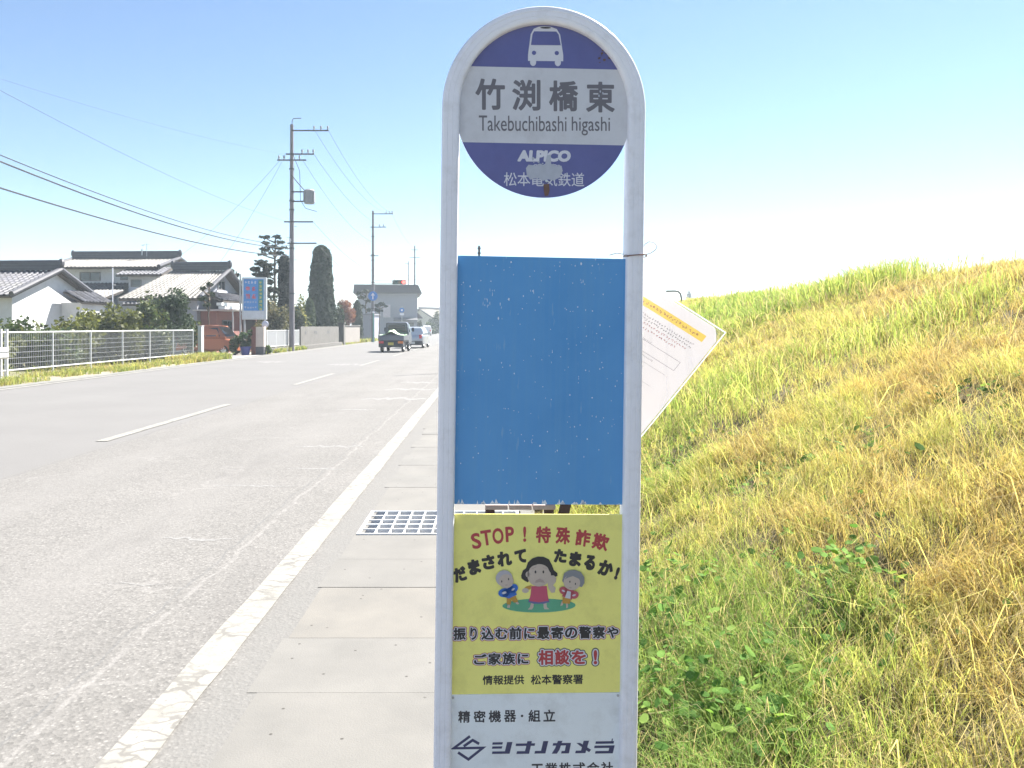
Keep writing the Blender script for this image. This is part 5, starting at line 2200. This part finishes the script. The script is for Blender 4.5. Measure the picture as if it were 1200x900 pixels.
# canopy in front of the garage
cn = thing('carport', 'flat pale carport roof on thin posts beside the reddish garage wall', 'carport', (XP(272, 47), 47, 0), R(-30))
b = MB()
b.box(-2.2, 1.6, -1.4, 1.2, 2.42, 2.5)
b.build('roof', mat('carport_sheet', (.42, .40, .38), .5), cn)
for (x, y) in ((1.5, -1.3), (1.5, 1.1), (-2.1, 1.1)):
    b = MB()
    b.cyl((x, y, -.05), (x, y, 2.419), .04, n=8)
    b.build('post', MT['grey_metal'], cn)

# ---- pale building with brown parapet roof
Y4 = 122
xl, xr_ = XP(420, Y4), XP(489, Y4)
ze, zt_ = ZP(343.5, Y4), ZP(333.5, Y4)
pb = thing('roadside_building', 'pale grey box building with a dark brown sloping parapet roof beyond the cars', 'building', ((xl + xr_) / 2, Y4, 0), R(7))
hw = (xr_ - xl) / 2
PALEW = mat('pale_siding', (.24, .245, .29), .8, var=.06, stretch=(8, 8, .3), scale=2)
b = MB()
b.box(-hw, hw, 0, 16, -.06, ze)
b.build('wall', PALEW, pb)
b = MB()
ov = .7
lo = [(-hw - ov, -ov, ze - .05), (hw + ov, -ov, ze - .05), (hw + ov, 16 + ov, ze - .05), (-hw - ov, 16 + ov, ze - .05)]
hi = [(-hw - ov + .1, -ov + .5, zt_), (hw + .1, -ov + .5, zt_), (hw + .1, 16, zt_), (-hw - ov + .1, 16, zt_)]
b.add(lo + hi, [(0, 3, 2, 1), (4, 5, 6, 7), (0, 1, 5, 4), (1, 2, 6, 5), (2, 3, 7, 6), (3, 0, 4, 7)])
b.build('roof', mat('brown_sheet_roof', (.028, .017, .02), .6, var=.15), pb)
b = MB()
xs_ = (449 - 454.5) / FOC * Y4
b.box(xs_, xs_ + 1.1, -.35, -.03, ZP(372, Y4), ZP(357, Y4))
b.build('sign_panel', mat('pale_pink_panel', (.42, .38, .42), .6), pb)
b = MB()
x0 = (461 - 454.5) / FOC * Y4
b.add([(x0, -.02, ZP(372, Y4)), (hw, -.02, ZP(372, Y4)), (hw, -1.4, ZP(375, Y4)), (x0, -1.4, ZP(375, Y4)), (x0, -.02, ZP(374, Y4)), (hw, -.02, ZP(374, Y4)), (hw, -1.4, ZP(376, Y4)), (x0, -1.4, ZP(376, Y4))],
      [(0, 1, 2, 3), (7, 6, 5, 4), (0, 4, 5, 1), (1, 5, 6, 2), (2, 6, 7, 3), (3, 7, 4, 0)])
b.build('canopy', mat('canopy_dark', (.10, .10, .11), .6), pb)
for px in (463, 470, 478):
    x = (px - 454.5) / FOC * Y4
    window(pb, x, x + .9, ZP(386, Y4), ZP(378, Y4), 0, 0)
b = MB()
b.add([(hw + .02, 1, ZP(366, Y4)), (hw + .9, .6, ZP(373, Y4)), (hw + .9, 4, ZP(373, Y4)), (hw + .02, 4, ZP(366, Y4)), (hw + .02, 1, ZP(373.2, Y4)), (hw + .02, 4, ZP(373.2, Y4))], [(0, 1, 2, 3), (4, 5, 2, 1), (0, 4, 1), (3, 2, 5), (0, 3, 5, 4)])
b.build('awning', mat('dark_awning', (.06, .045, .06), .7), pb)
shd = thing('shed', 'plain lavender grey metal shed between the clipped shrubs and the teal post', 'shed', (XP(427, 88), 88, 0))
w_ = 9.5 / FOC * 88
b = MB()
b.box(-w_, w_, 0, 5, -.06, ZP(369, 88))
b.build('wall', mat('lavender_sheet', (.27, .27, .33), .6, var=.06, stretch=(10, 10, .2)), shd)
b = MB()
b.box(-w_ - .15, w_ + .15, -.2, 5.2, ZP(369, 88) + .004, ZP(369, 88) + .14)
b.build('roof', mat('shed_roof', (.2, .2, .23), .6), shd)
# far house at the road end
fh = gable_house('far_house', 'small cream roofed house at the far end of the road', (XP(507, 190), 190, 0), R(60), -5, 5, -4, 4, ZP(374, 190), ZP(374, 190), ZP(363, 190), oh=.8, wallm=mat('cream_wall', (.5, .46, .40), .9), roofm=mat('cream_roof', (.42, .38, .32), .6))

# ==================================================================================================
# VEHICLES
# ==================================================================================================
PAINT_S = mat('silver_paint', (.42, .44, .48), .28, .55, var=.02)
PAINT_O = mat('orange_brown_paint', (.38, .125, .06), .4, .1, var=.04)
PAINT_W = mat('white_car_paint', (.72, .72, .72), .3, var=.02)
TAIL = mat('tail_lamp_red', (.55, .03, .04), .25)
AMBER = mat('tail_lamp_amber', (.65, .20, .05), .25)
BUMP = mat('black_bumper', (.03, .03, .035), .6)
PLATE_Y = mat('yellow_number_plate', (.5, .42, .08), .5)
PLATE_W = mat('white_number_plate', (.6, .6, .58), .5)


def wheel(parent, x, y, r=.27, w=.15):
    """x sideways, y along the car; a wheel standing on the ground"""
    b = MB()
    n = 20
    prof_ = [(-w / 2, r * .62), (-w / 2, r * .93), (-w * .35, r), (w * .35, r), (w / 2, r * .93), (w / 2, r * .62)]
    vs, fs = [], []
    for (a, rr) in prof_:
        for k in range(n):
            t_ = 2 * math.pi * k / n
            vs.append((x + a, y + rr * math.cos(t_), r + rr * math.sin(t_)))
    for i in range(len(prof_) - 1):
        fs += [(i * n + k, i * n + (k + 1) % n, (i + 1) * n + (k + 1) % n, (i + 1) * n + k) for k in range(n)]
    b.add(vs, fs)
    o = b.build('wheel', MT['black'], parent, smooth=True)
    b = MB()
    b.cyl((x - w * .42, y, r), (x + w * .42, y, r), r * .625, n=n)
    for s in (-1, 1):
        for k in range(5):
            t_ = 2 * math.pi * k / 5
            b.cyl((x + s * w * .43, y, r), (x + s * w * .43, y + r * .55 * math.cos(t_), r + r * .55 * math.sin(t_)), r * .09, n=5)
    b.build('rim', MT['chrome'], o)
    return o


def shell(mb, secs, mi=0, cap=True):
    """loft of rings along y; every ring: (y, [(x,z)...]) same count"""
    n = len(secs[0][1])
    vs, fs = [], []
    for (y, ring_) in secs:
        vs += [(p[0], y, p[1]) for p in ring_]
    for i in range(len(secs) - 1):
        fs += [(i * n + k, i * n + (k + 1) % n, (i + 1) * n + (k + 1) % n, (i + 1) * n + k) for k in range(n)]
    if cap:
        fs += [tuple(reversed(range(n))), tuple(range((len(secs) - 1) * n, len(secs) * n))]
    mb.add(vs, fs, mi)


def ring_box(hw, z0, z1, r=.06, top=None):
    """rounded rectangle section; top = half width at the top"""
    tw = hw if top is None else top
    return [(-hw + r, z0), (hw - r, z0), (hw, z0 + r), (hw, z0 + (z1 - z0) * .5), (tw, z1 - r), (tw - r, z1), (-tw + r, z1), (-tw, z1 - r), (-hw, z0 + (z1 - z0) * .5), (-hw, z0 + r)]


def hatch(name, label, loc, rz, paint, L=3.5, Wd=1.5, H=1.5, belt=.92, kei=False, plate=PLATE_W, group=None, nose=.75):
    """small hatchback / van; rear at y=0, nose towards +y"""
    o = thing(name, label, 'car', loc, rz, group)
    hw = Wd / 2
    b = MB()
    zc = .24
    secs = [(0.0, ring_box(hw - .06, zc + .14, belt - .1, .08)), (.06, ring_box(hw - .02, zc, belt, .08)), (L * .3, ring_box(hw, zc - .03, belt + .02, .08)), (L * .75, ring_box(hw, zc - .03, belt + .0, .08)),
            (L - .25, ring_box(hw - .03, zc, belt - .12, .08)), (L, ring_box(hw - .14, zc + .1, belt - .3, .08))]
    shell(b, secs)
    body = b.build('body', paint, o, smooth=True, bevel=.02)
    b = MB()
    th = hw - .16
    roof = [(.12, ring_box(hw - .05, belt - .06, belt + .02, .02, th + .1)), (.2, ring_box(hw - .05, belt - .06, H - .10, .06, th + .03)), (.45, ring_box(hw - .04, belt - .06, H - .01, .07, th)), (L * .52, ring_box(hw - .04, belt - .06, H, .07, th)),
            (L - nose - .42, ring_box(hw - .04, belt - .06, H - .06, .07, th)), (L - nose + .12, ring_box(hw - .06, belt - .06, belt + .02, .02, th + .08))]
    shell(b, roof)
    cab = b.build('cabin', paint, o, smooth=True)
    # glass: rear, front and two sides
    b = MB()
    b.add([(-th - .01, .148, belt + .06), (th + .01, .148, belt + .06), (th - .06, .205, H - .14), (-th + .06, .205, H - .14)], [(0, 1, 2, 3)])
    b.build('rear_window', MT['glass'], o, fix=False)
    b = MB()
    yb_, yt_ = L - nose + .10, L - nose - .40
    b.add([(-th - .03, yb_ + .02, belt + .05), (th + .03, yb_ + .02, belt + .05), (th - .08, yt_ + .05, H - .11), (-th + .08, yt_ + .05, H - .11)], [(3, 2, 1, 0)])
    b.build('windscreen', MT['glass'], o, fix=False)
    for s in (-1, 1):
        for (y0, y1) in ((.42, L * .28), (L * .30, L * .5), (L * .52, L - nose - .38)):
            b = MB()
            zb0, zt0 = belt + .05, H - .16
            xb_, xt_ = s * (hw - .026), s * (th + .034)
            b.add([(xb_, y0, zb0), (xb_, y1 + (.2 if y1 > L * .6 else 0), zb0), (xt_, y1, zt0), (xt_, y0 + .04, zt0)], [(0, 1, 2, 3)])
            b.build('side_window', MT['glass'], o, fix=False)
        b = MB()
        b.box(s * (hw - .2) - .1, s * (hw - .2) + .1, -.012, .09, belt - .24, belt + .02)
        b.build('tail_light', TAIL, o, bevel=.01)
        b = MB()
        b.box(s * (hw - .28) - .12, s * (hw - .28) + .12, L - .10, L - .012, belt - .36, belt - .22)
        b.build('headlight', mat('headlamp_glass', (.6, .62, .65), .15), o, bevel=.02)
        b = MB()
        b.box(s * (hw + .08) - .08, s * (hw + .08) + .08, L - nose - .32, L - nose - .22, belt + .02, belt + .18)
        b.build('mirror', paint, o, bevel=.02)
        for y in (.55, L - .6):
            wheel(o, s * (hw - .09), y)
    b = MB()
    b.box(-hw + .05, hw - .05, -.06, .1, zc - .02, zc + .26)
    b.build('bumper', BUMP if not kei else paint, o, bevel=.03)
    b = MB()
    b.box(-hw + .06, hw - .06, L - .09, L + .05, zc - .02, zc + .22)
    b.build('bumper', BUMP if not kei else paint, o, bevel=.03)
    b = MB()
    b.box(-.165, .165, -.072, -.061, zc + .06, zc + .22)
    b.build('number_plate', plate, o)
    return o


# silver hatchback, far white van
hatch('silver_hatchback', 'silver hatchback driving away just ahead of the small pickup truck', (XP(483.5, 56), 56, .004), R(-3), PAINT_S, 3.6, 1.5, 1.5)
hatch('white_van', 'tiny white van far down the road near the trees', (XP(500, 135), 135, -.05), R(4), PAINT_W, 3.4, 1.6, 1.75, belt=1.0)
# orange kei van by the driveway: nose towards the road
hatch('orange_van', 'boxy orange brown van parked in the driveway behind the white fence', (-17.2, 44.6, -.02), R(-90 - 11), PAINT_O, 3.4, 1.48, 1.62, belt=.95, kei=True, plate=PLATE_Y, nose=.62)

# small pickup truck with a green sheet over its load
tk = thing('pickup_truck', 'small silver pickup truck with a green sheet over its load', 'truck', (XP(458, 47), 47, .004), R(-3))
hw = .74
SILV = mat('worn_silver_paint', (.13, .14, .17), .4, .4, var=.05)
b = MB()
b.box(-hw, hw, .06, 2.0, .62, .70)
b.box(-hw + .15, hw - .15, .3, 3.1, .38, .62)
b.build('chassis', BUMP, tk)
b = MB()
b.box(-hw + .005, hw - .005, 0, .05, .70, 1.0)
tg = b.build('tailgate', SILV, tk, bevel=.012)
b = MB()
for x in (-.45, .45):
    b.box(x - .03, x + .03, -.012, -.001, .72, .98)
b.build('tailgate_rib', SILV, tg)
for s in (-1, 1):
    b = MB()
    b.box(s * hw - .025, s * hw + .025, .055, 1.98, .70, 1.0)
    b.build('side_gate', SILV, tk, bevel=.012)
b = MB()
secs = [(2.02, ring_box(hw, .45, 1.76, .08, hw - .1)), (2.1, ring_box(hw + .01, .42, 1.79, .09, hw - .1)), (2.75, ring_box(hw + .01, .42, 1.78, .09, hw - .12)), (3.15, ring_box(hw, .42, 1.35, .09, hw - .06)), (3.3, ring_box(hw - .05, .45, .95, .08))]
shell(b, secs)
b.build('cab', SILV, tk, smooth=True)
b = MB()
b.add([(-.55, 2.012, 1.2), (.55, 2.012, 1.2), (.5, 2.012, 1.62), (-.5, 2.012, 1.62)], [(0, 1, 2, 3)])
b.build('rear_window', MT['glass'], tk, fix=False)
b = MB()
b.add([(-.62, 3.17, 1.34), (.62, 3.17, 1.34), (.55, 2.79, 1.74), (-.55, 2.79, 1.74)], [(3, 2, 1, 0)])
b.build('windscreen', MT['glass'], tk, fix=False)
for s in (-1, 1):
    b = MB()
    x, xt_ = s * (hw + .016), s * (hw - .075)
    b.add([(x, 2.2, 1.16), (x, 2.95, 1.16), (xt_, 2.72, 1.66), (xt_, 2.2, 1.66)], [(0, 1, 2, 3)])
    b.build('side_window', MT['glass'], tk, fix=False)
    b = MB()
    b.box(s * (hw + .12) - .07, s * (hw + .12) + .07, 2.86, 2.94, 1.2, 1.45)
    b.build('mirror', BUMP, tk, bevel=.02)
    b = MB()
    b.box(s * (hw - .17) - .15, s * (hw - .17) + .15, -.02, .05, .52, .66)
    b.build('tail_light', TAIL if s < 0 else AMBER, tk, bevel=.01)
    for y in (.62, 2.62):
        wheel(tk, s * (hw - .11), y, .265, .14)
b = MB()
b.box(-hw + .02, hw - .02, -.015, .2, .30, .66)
b.build('bumper', BUMP, tk, bevel=.01)
b = MB()
b.box(-.165, .165, -.03, -.016, .42, .58)
b.build('number_plate', PLATE_Y, tk)
# ladder rack behind the cab
b = MB()
for x in (-.62, .62):
    b.cyl((x, 1.93, .7), (x, 1.93, 1.72), .02, n=6)
for z in (1.2, 1.45, 1.7):
    b.cyl((-.62, 1.93, z), (.62, 1.93, z), .018, n=6)
b.build('guard_frame', MT['dark_metal'], tk)
sh = thing('green_sheet', 'creased pale and dark green sheet lying over the pickup load', 'tarpaulin', (XP(458, 47), 47, 0), R(-3))
nx_, ny_ = 22, 22
vs, fs = [], []
for j in range(ny_ + 1):
    for i in range(nx_ + 1):
        u, w_ = i / nx_, j / ny_
        x = -hw + .03 + (2 * hw - .06) * u
        y = .06 + 1.82 * w_
        z = 1.02 + .30 * math.exp(-((u - .5) / .22) ** 2) * (.45 + .55 * math.sin(math.pi * min(1, w_ + .15))) + .05 * math.sin(u * 17 + w_ * 5) * math.sin(w_ * 9) - .01
        vs.append((x, y, z))
fs = [(j * (nx_ + 1) + i, j * (nx_ + 1) + i + 1, (j + 1) * (nx_ + 1) + i + 1, (j + 1) * (nx_ + 1) + i) for j in range(ny_) for i in range(nx_)]
b = MB()
for f_ in fs:
    b.f.append(list(f_))
    jj, ii = f_[0] // (nx_ + 1), f_[0] % (nx_ + 1)
    b.m.append(1 if jj > 9 and abs(ii - 11) < 10 else 0)
b.v = vs
b.build('cloth', [mat('pale_green_sheet', (.42, .60, .36), .6, var=.1), mat('dark_green_sheet', (.05, .13, .06), .6)], sh, smooth=True, fix=False)

# ==================================================================================================
# TREES AND SHRUBS
# ==================================================================================================
def stem(parent, h, r0, name='trunk', lean=(0, 0), z0=-.05, k=6):
    b = MB()
    pts = [(lean[0] * (i / k) ** 1.3 + random.uniform(-.04, .04) * (i > 0), lean[1] * (i / k), z0 + (h - z0) * i / k) for i in range(k + 1)]
    b.tube(pts, [r0 * (1 - .7 * i / k) for i in range(k + 1)], 8)
    return b.build(name, MT['bark'], parent, smooth=True)


def bush(name, label, px, top_py, hwpx, Y, cols, n=2200, leaf=.1, cat='bush', group=None, k=26, zc=.5, depth=1.0, m=None, spread=.36, alt=None, trunk=True):
    X, H = XP(px, Y), ZP(top_py, Y)
    r_ = hwpx / FOC * Y
    o = thing(name, label, cat, (X, Y, 0), 0, group)
    p1, i1 = clumps(n, (0, 0, H * zc), (r_ * .95, r_ * depth * .95, H * (1 - zc)), k, spread, zmin=.0)
    tone = RNG.uniform(.75, 1.25, k)[i1[:len(p1)] if len(p1) == len(i1) else RNG.integers(0, k, len(p1))]
    c = vary(cols, len(p1), .25, alt, .3) * tone[:, None]
    leaf_mesh('foliage', p1, leaf, c, m or MT['leaf'], o)
    if trunk:
        for s in range(3):
            stem(o, H * .6, .05, 'stem', (random.uniform(-.4, .4) * r_, random.uniform(-.4, .4) * r_))
    return o


OLIVE, DARK, YEL, MID = (.105, .115, .03), (.035, .058, .025), (.20, .21, .045), (.065, .095, .03)
hedge = [
    (-45, 372, 52, 31, DARK, 'dark low hedge bush running past the picture edge'),
    (22, 375, 42, 30, MID, 'low dark green hedge bush below the white gable'),
    (72, 373, 38, 31.5, OLIVE, 'olive hedge bush by the lean-to of the storehouse'),
    (112, 361, 24, 36, YEL, 'yellowish green bush in front of the porch roof'),
    (140, 359, 30, 34, OLIVE, 'broad olive bush around the aerial mast'),
    (170, 351, 26, 36.5, MID, 'tall mid green bush beside the dark round shrub'),
    (-30, 384, 50, 27.5, OLIVE, 'straggling olive undergrowth behind the first fence bay'),
    (60, 389, 40, 29.5, MID, 'mid green undergrowth behind the fence mesh'),
    (120, 386, 36, 34.5, DARK, 'dark undergrowth behind the middle fence bays'),
    (172, 384, 32, 36.5, DARK, 'darkest undergrowth below the round shrub behind the fence'),
]
for (px, tp, hw_, Y, c, lab) in hedge:
    bush('hedge_bush', lab, px, tp, hw_, Y, c, 3600, .12, group='hedge bushes behind the mesh fence', k=34, alt=OLIVE, spread=.42)
bush('round_shrub', 'large dark rounded shrub in front of the gabled house roof', 197, 340, 33, 38.5, (.04, .062, .03), 6500, .11, k=40, alt=(.06, .085, .04), m=MT['leaf_dense'], spread=.34)
bush('round_shrub', 'smaller dark shrub between the rounded one and the orange van', 220, 366, 14, 40.5, (.045, .07, .03), 1800, .1, k=18, alt=OLIVE)
bush('green_shrub', 'leafy shrub in front of the orange van bonnet', 275, 392, 6.5, 43.0, (.05, .075, .03), 900, .09, k=14, alt=OLIVE)
bush('green_shrub', 'pale brown green shrub behind the blue advertising board', 300, 372, 15, 49, (.12, .11, .05), 2000, .11, k=20, alt=(.2, .18, .07))
bush('green_shrub', 'mottled shrub behind the short bar fence', 324, 345, 16, 52, (.085, .085, .04), 3200, .11, k=26, alt=(.22, .19, .10))
bush('green_shrub', 'small bright weed clump at the foot of the gate pillar', 314, 402, 4.5, 43.9, (.10, .16, .035), 500, .08, k=8)
bush('flowering_shrub', 'yellow speckled shrub behind the concrete wall near the nearest pole', 351, 347, 12, 59, (.10, .12, .035), 2600, .12, k=22, alt=(.36, .32, .10))


def clipped(name, label, px, top_py, base_py, hw_top, hw_bot, Y, c, n=6000, leaf=.12, group=None, cat='tree', rnd=.25, core=True):
    """clipped conifer: dense leaves on the skin of a tapering body"""
    X, H, Z0 = XP(px, Y), ZP(top_py, Y), ZP(base_py, Y)
    o = thing(name, label, cat, (X, Y, 0), 0, group)
    rt, rb = hw_top / FOC * Y, hw_bot / FOC * Y
    f = RNG.uniform(0, 1, n) ** .9
    a = RNG.uniform(0, 2 * np.pi, n)
    rad = rb + (rt - rb) * f
    rad = rad * np.where(f > 1 - rnd, np.sqrt(np.clip(1 - ((f - 1 + rnd) / rnd) ** 2, 0.0, 1)), 1)
    rad = rad * np.where(f < .08, .8 + .2 * f / .08, 1)
    bumpy = 1 + .20 * (fbm(a * 2.2 + 7, f * 9, 5) - .5) * 2
    rr = rad * bumpy * (1 - .22 * RNG.uniform(0, 1, n) ** 2)
    z = Z0 + (H - Z0) * f
    p = np.stack([np.cos(a) * rr, np.sin(a) * rr, z], 1)
    nr = np.stack([np.cos(a), np.sin(a), .4 + .0 * f], 1)
    cc = vary(c, n, .3) * (.7 + .6 * fbm(a * 3, f * 12, 8))[:, None]
    leaf_mesh('foliage', p, leaf, cc, MT['leaf_dense'], o, nrm=nr, up=.1)
    if core:  # solid core added to block the view through the leaves, in darkened leaf colour
        b = MB()
        m_ = 14
        pts, rs_ = [], []
        for i in range(m_ + 1):
            ff = i / m_
            q = rb + (rt - rb) * ff
            if ff > 1 - rnd:
                q *= math.sqrt(max(.02, 1 - ((ff - 1 + rnd) / rnd) ** 2))
            pts.append((0, 0, Z0 + (H - Z0) * .97 * ff))
            rs_.append(q * .80)
        b.tube(pts, rs_, 14)
        b.build('inner_core', mat('darkened_core', tuple(x * .6 for x in c), .9, var=.3, bump=1, bscale=8), o, smooth=True)
    stem(o, Z0 + .6, .14)
    return o


for (px, tp, hw_, Y, lab) in ((305, 342, 15, 56, 'dark garden shrub behind the low cloud pruned pine'), (323, 352, 13, 57, 'dark garden shrub under the open cloud pruned pine'), (343, 358, 13, 58, 'dark shrub behind the concrete wall by the utility pole'), (374, 356, 13, 67, 'dark shrub under the tall bell shaped cypress'), (396, 360, 11, 72, 'dark shrub between the clipped bush and the red maple')):
    bush('garden_shrub', lab, px, tp, hw_, Y, (.045, .06, .03), 2600, .13, group='shrubs behind the concrete wall', k=24, alt=(.08, .09, .04), m=MT['leaf_dense'])
DK = (.028, .042, .022)
clipped('clipped_cypress', 'very tall dark clipped cypress tapering like a bell', 376.5, 288, 400, 9.5, 18.5, 66, DK, 15000, .15, rnd=.09)
clipped('clipped_cypress', 'dark clipped column tree just behind the nearest utility pole', 333.5, 299, 395, 7.0, 7.4, 55, (.026, .032, .028), 6000, .14, rnd=.12)
clipped('clipped_bush', 'rounded clipped green bush above the concrete wall beside the cypress', 362.5, 349, 402, 6, 8.5, 62, (.05, .075, .03), 3500, .10, cat='bush', rnd=.4)
clipped('clipped_bush', 'rounded dark clipped bush at the far end of the concrete wall', 386, 347, 402, 7, 11, 68, (.035, .052, .028), 4500, .11, cat='bush', rnd=.4)
clipped('clipped_bush', 'dark upright bush next to the red maple', 418.5, 352, 397, 5, 7, 84, (.032, .045, .025), 2500, .13, cat='bush', rnd=.35)
bush('red_maple', 'small maple with red leaves above the plastered wall', 407, 350, 12, 77, (.20, .075, .05), 2600, .14, 'tree', k=22, zc=.68, alt=(.22, .10, .05))
bush('green_shrub', 'low green shrub under the red maple', 400, 366, 8, 76, (.07, .10, .035), 1200, .13, k=12, alt=(.2, .2, .1))


def cloud_pine(name, label, px, base_py, top_py, Y, pads, c, leaf=.12, r0=.14, dens=230):
    """pruned garden pine: bare trunk and flat pads; pads (px, py, half width px, half height px)"""
    X = XP(px, Y)
    o = thing(name, label, 'tree', (X, Y, 0))
    H = ZP(top_py, Y)
    stem(o, H, r0, 'trunk', (.15, 0), k=9)
    for (ax, ay, aw, ah) in pads:
        x, z = (ax - px) / FOC * Y, ZP(ay, Y)
        w_, h_ = aw / FOC * Y, ah / FOC * Y
        yy = random.uniform(-.5, .5)
        b = MB()
        b.tube([(.1, 0, z - .35), (x * .5, yy * .5, z - .2), (x, yy, z - .05)], [.06, .045, .02], 6)
        br = b.build('branch', MT['bark'], o, smooth=True)
        n = int(dens * max(.6, w_ * 1.6))
        p, i_ = clumps(n, (x, yy, z), (w_, w_ * .8, h_), 9, .45)
        leaf_mesh('foliage_pad', p, leaf, vary(c, len(p), .3), MT['leaf_dense'], br, up=.6, elong=2.0)
    return o


PINE = (.032, .048, .028)
cloud_pine('garden_pine', 'open cloud pruned pine with flat tiers against the sky', 320.5, 384, 276, 57,
           [(312, 278.5, 7, 1.6), (325, 278, 7, 1.5), (309, 284.5, 5, 2), (329, 284, 6, 1.5), (318, 289, 7, 1.5), (331, 291.5, 5.5, 1.6), (309, 292, 5, 3), (306, 297.5, 6, 1.5), (328, 297, 4, 1.8), (318, 296, 5, 1.4), (305, 306, 6, 1.6), (325, 306, 5, 1.8), (314, 310, 6, 2.2), (326, 318, 5, 2.2), (316, 322, 6, 2.4)], PINE)
cloud_pine('garden_pine', 'lower dense cloud pruned pine behind the blue advertising board', 310, 384, 306, 53,
           [(308, 310.5, 8, 2.4), (303, 316, 7, 2.2), (314, 315.5, 6, 2.5), (300, 322.5, 5, 1.8), (309, 322, 9, 2.8), (316, 330, 7, 3), (305, 331, 7, 3), (318, 340, 7, 4), (310, 346, 8, 4)], (.024, .034, .022), dens=900)
cloud_pine('garden_pine', 'little flat topped pine peeping over the gabled house ridge', 274, 384, 318, 56, [(270, 317.5, 6, 2.6), (277, 322, 4.5, 2), (281, 330, 4, 2.5), (273, 328, 3, 2)], (.03, .045, .025))
cloud_pine('young_pine', 'slim young pine in front of the gabled house eaves', 243, 400, 332, 44, [(243, 333, 3.4, 2.2), (241, 339, 4.5, 2.4), (245, 345, 4.6, 2.6), (242, 351, 4.5, 2.6), (243, 357.5, 4, 2.5)], (.045, .065, .03), .09, .07)
cloud_pine('garden_pine', 'sparse pruned tree at the corner of the pale building', 428, 396, 340, 90, [(421, 343, 4, 2), (429, 341, 4, 1.6), (424, 349, 5, 2), (432, 352, 4, 2), (420, 356, 4.5, 2.2), (427, 359, 4, 2), (433, 363, 3, 1.8), (421, 366, 3.5, 2)], (.055, .065, .05), .16, .12, 120)
cloud_pine('garden_pine', 'small pruned tree with dark tufts before the pale building wall', 444, 396, 356, 88, [(442, 358, 3.5, 1.8), (448, 356.5, 3.2, 1.8), (452, 358.5, 3, 1.2), (440, 363, 3, 1.4), (446, 364, 4, 1.4)], (.03, .04, .035), .14, .08, 120)
# far trees at the end of the road
for (px, tp, hw_, Y, c, lab) in ((511, 366, 9, 170, (.07, .075, .03), 'far brownish tree near the end of the road'), (503, 379, 7, 160, (.06, .085, .03), 'far low green tree beside the tiny white van'), (491, 377, 4.5, 128, (.045, .055, .03), 'dark shrub below the awning of the pale building'), (494, 385, 4, 115, (.10, .13, .04), 'pale green roadside weed bush before the pale building'), (517, 376, 8, 190, (.05, .06, .03), 'far dark tree partly hidden by the sign frame')):
    bush('distant_tree', lab, px, tp, hw_, Y, c, 1500, .35, 'tree', 'distant trees at the road end', k=18)
bush('distant_tree', 'bluish far tree showing over the grassy dike crest', 807, 342.5, 6.5, 260, (.05, .06, .045), 3400, .5, 'tree', None, k=16)
bush('distant_tree', 'second bluish far tree low over the dike crest', 823, 343.5, 5, 260, (.05, .06, .045), 2600, .5, 'tree', None, k=14)

# ---- hazy air round the whole place, the sky outside it
if HAZE:
    b = MB()
    b.box(-3990, 3990, -290, 4990, -2, 17.5)
    hz_m = bpy.data.materials.new('hazy_air')
    hz_m.use_nodes = True
    tt_ = hz_m.node_tree
    tt_.nodes.clear()
    ou = tt_.nodes.new('ShaderNodeOutputMaterial')
    pv = tt_.nodes.new('ShaderNodeVolumePrincipled')
    pv.inputs['Color'].default_value = (.82, .93, 1, 1)
    pv.inputs['Density'].default_value = HAZE
    pv.inputs['Anisotropy'].default_value = .2
    tt_.links.new(pv.outputs[0], ou.inputs['Volume'])
    tag(b.build('haze', hz_m), kind='stuff')
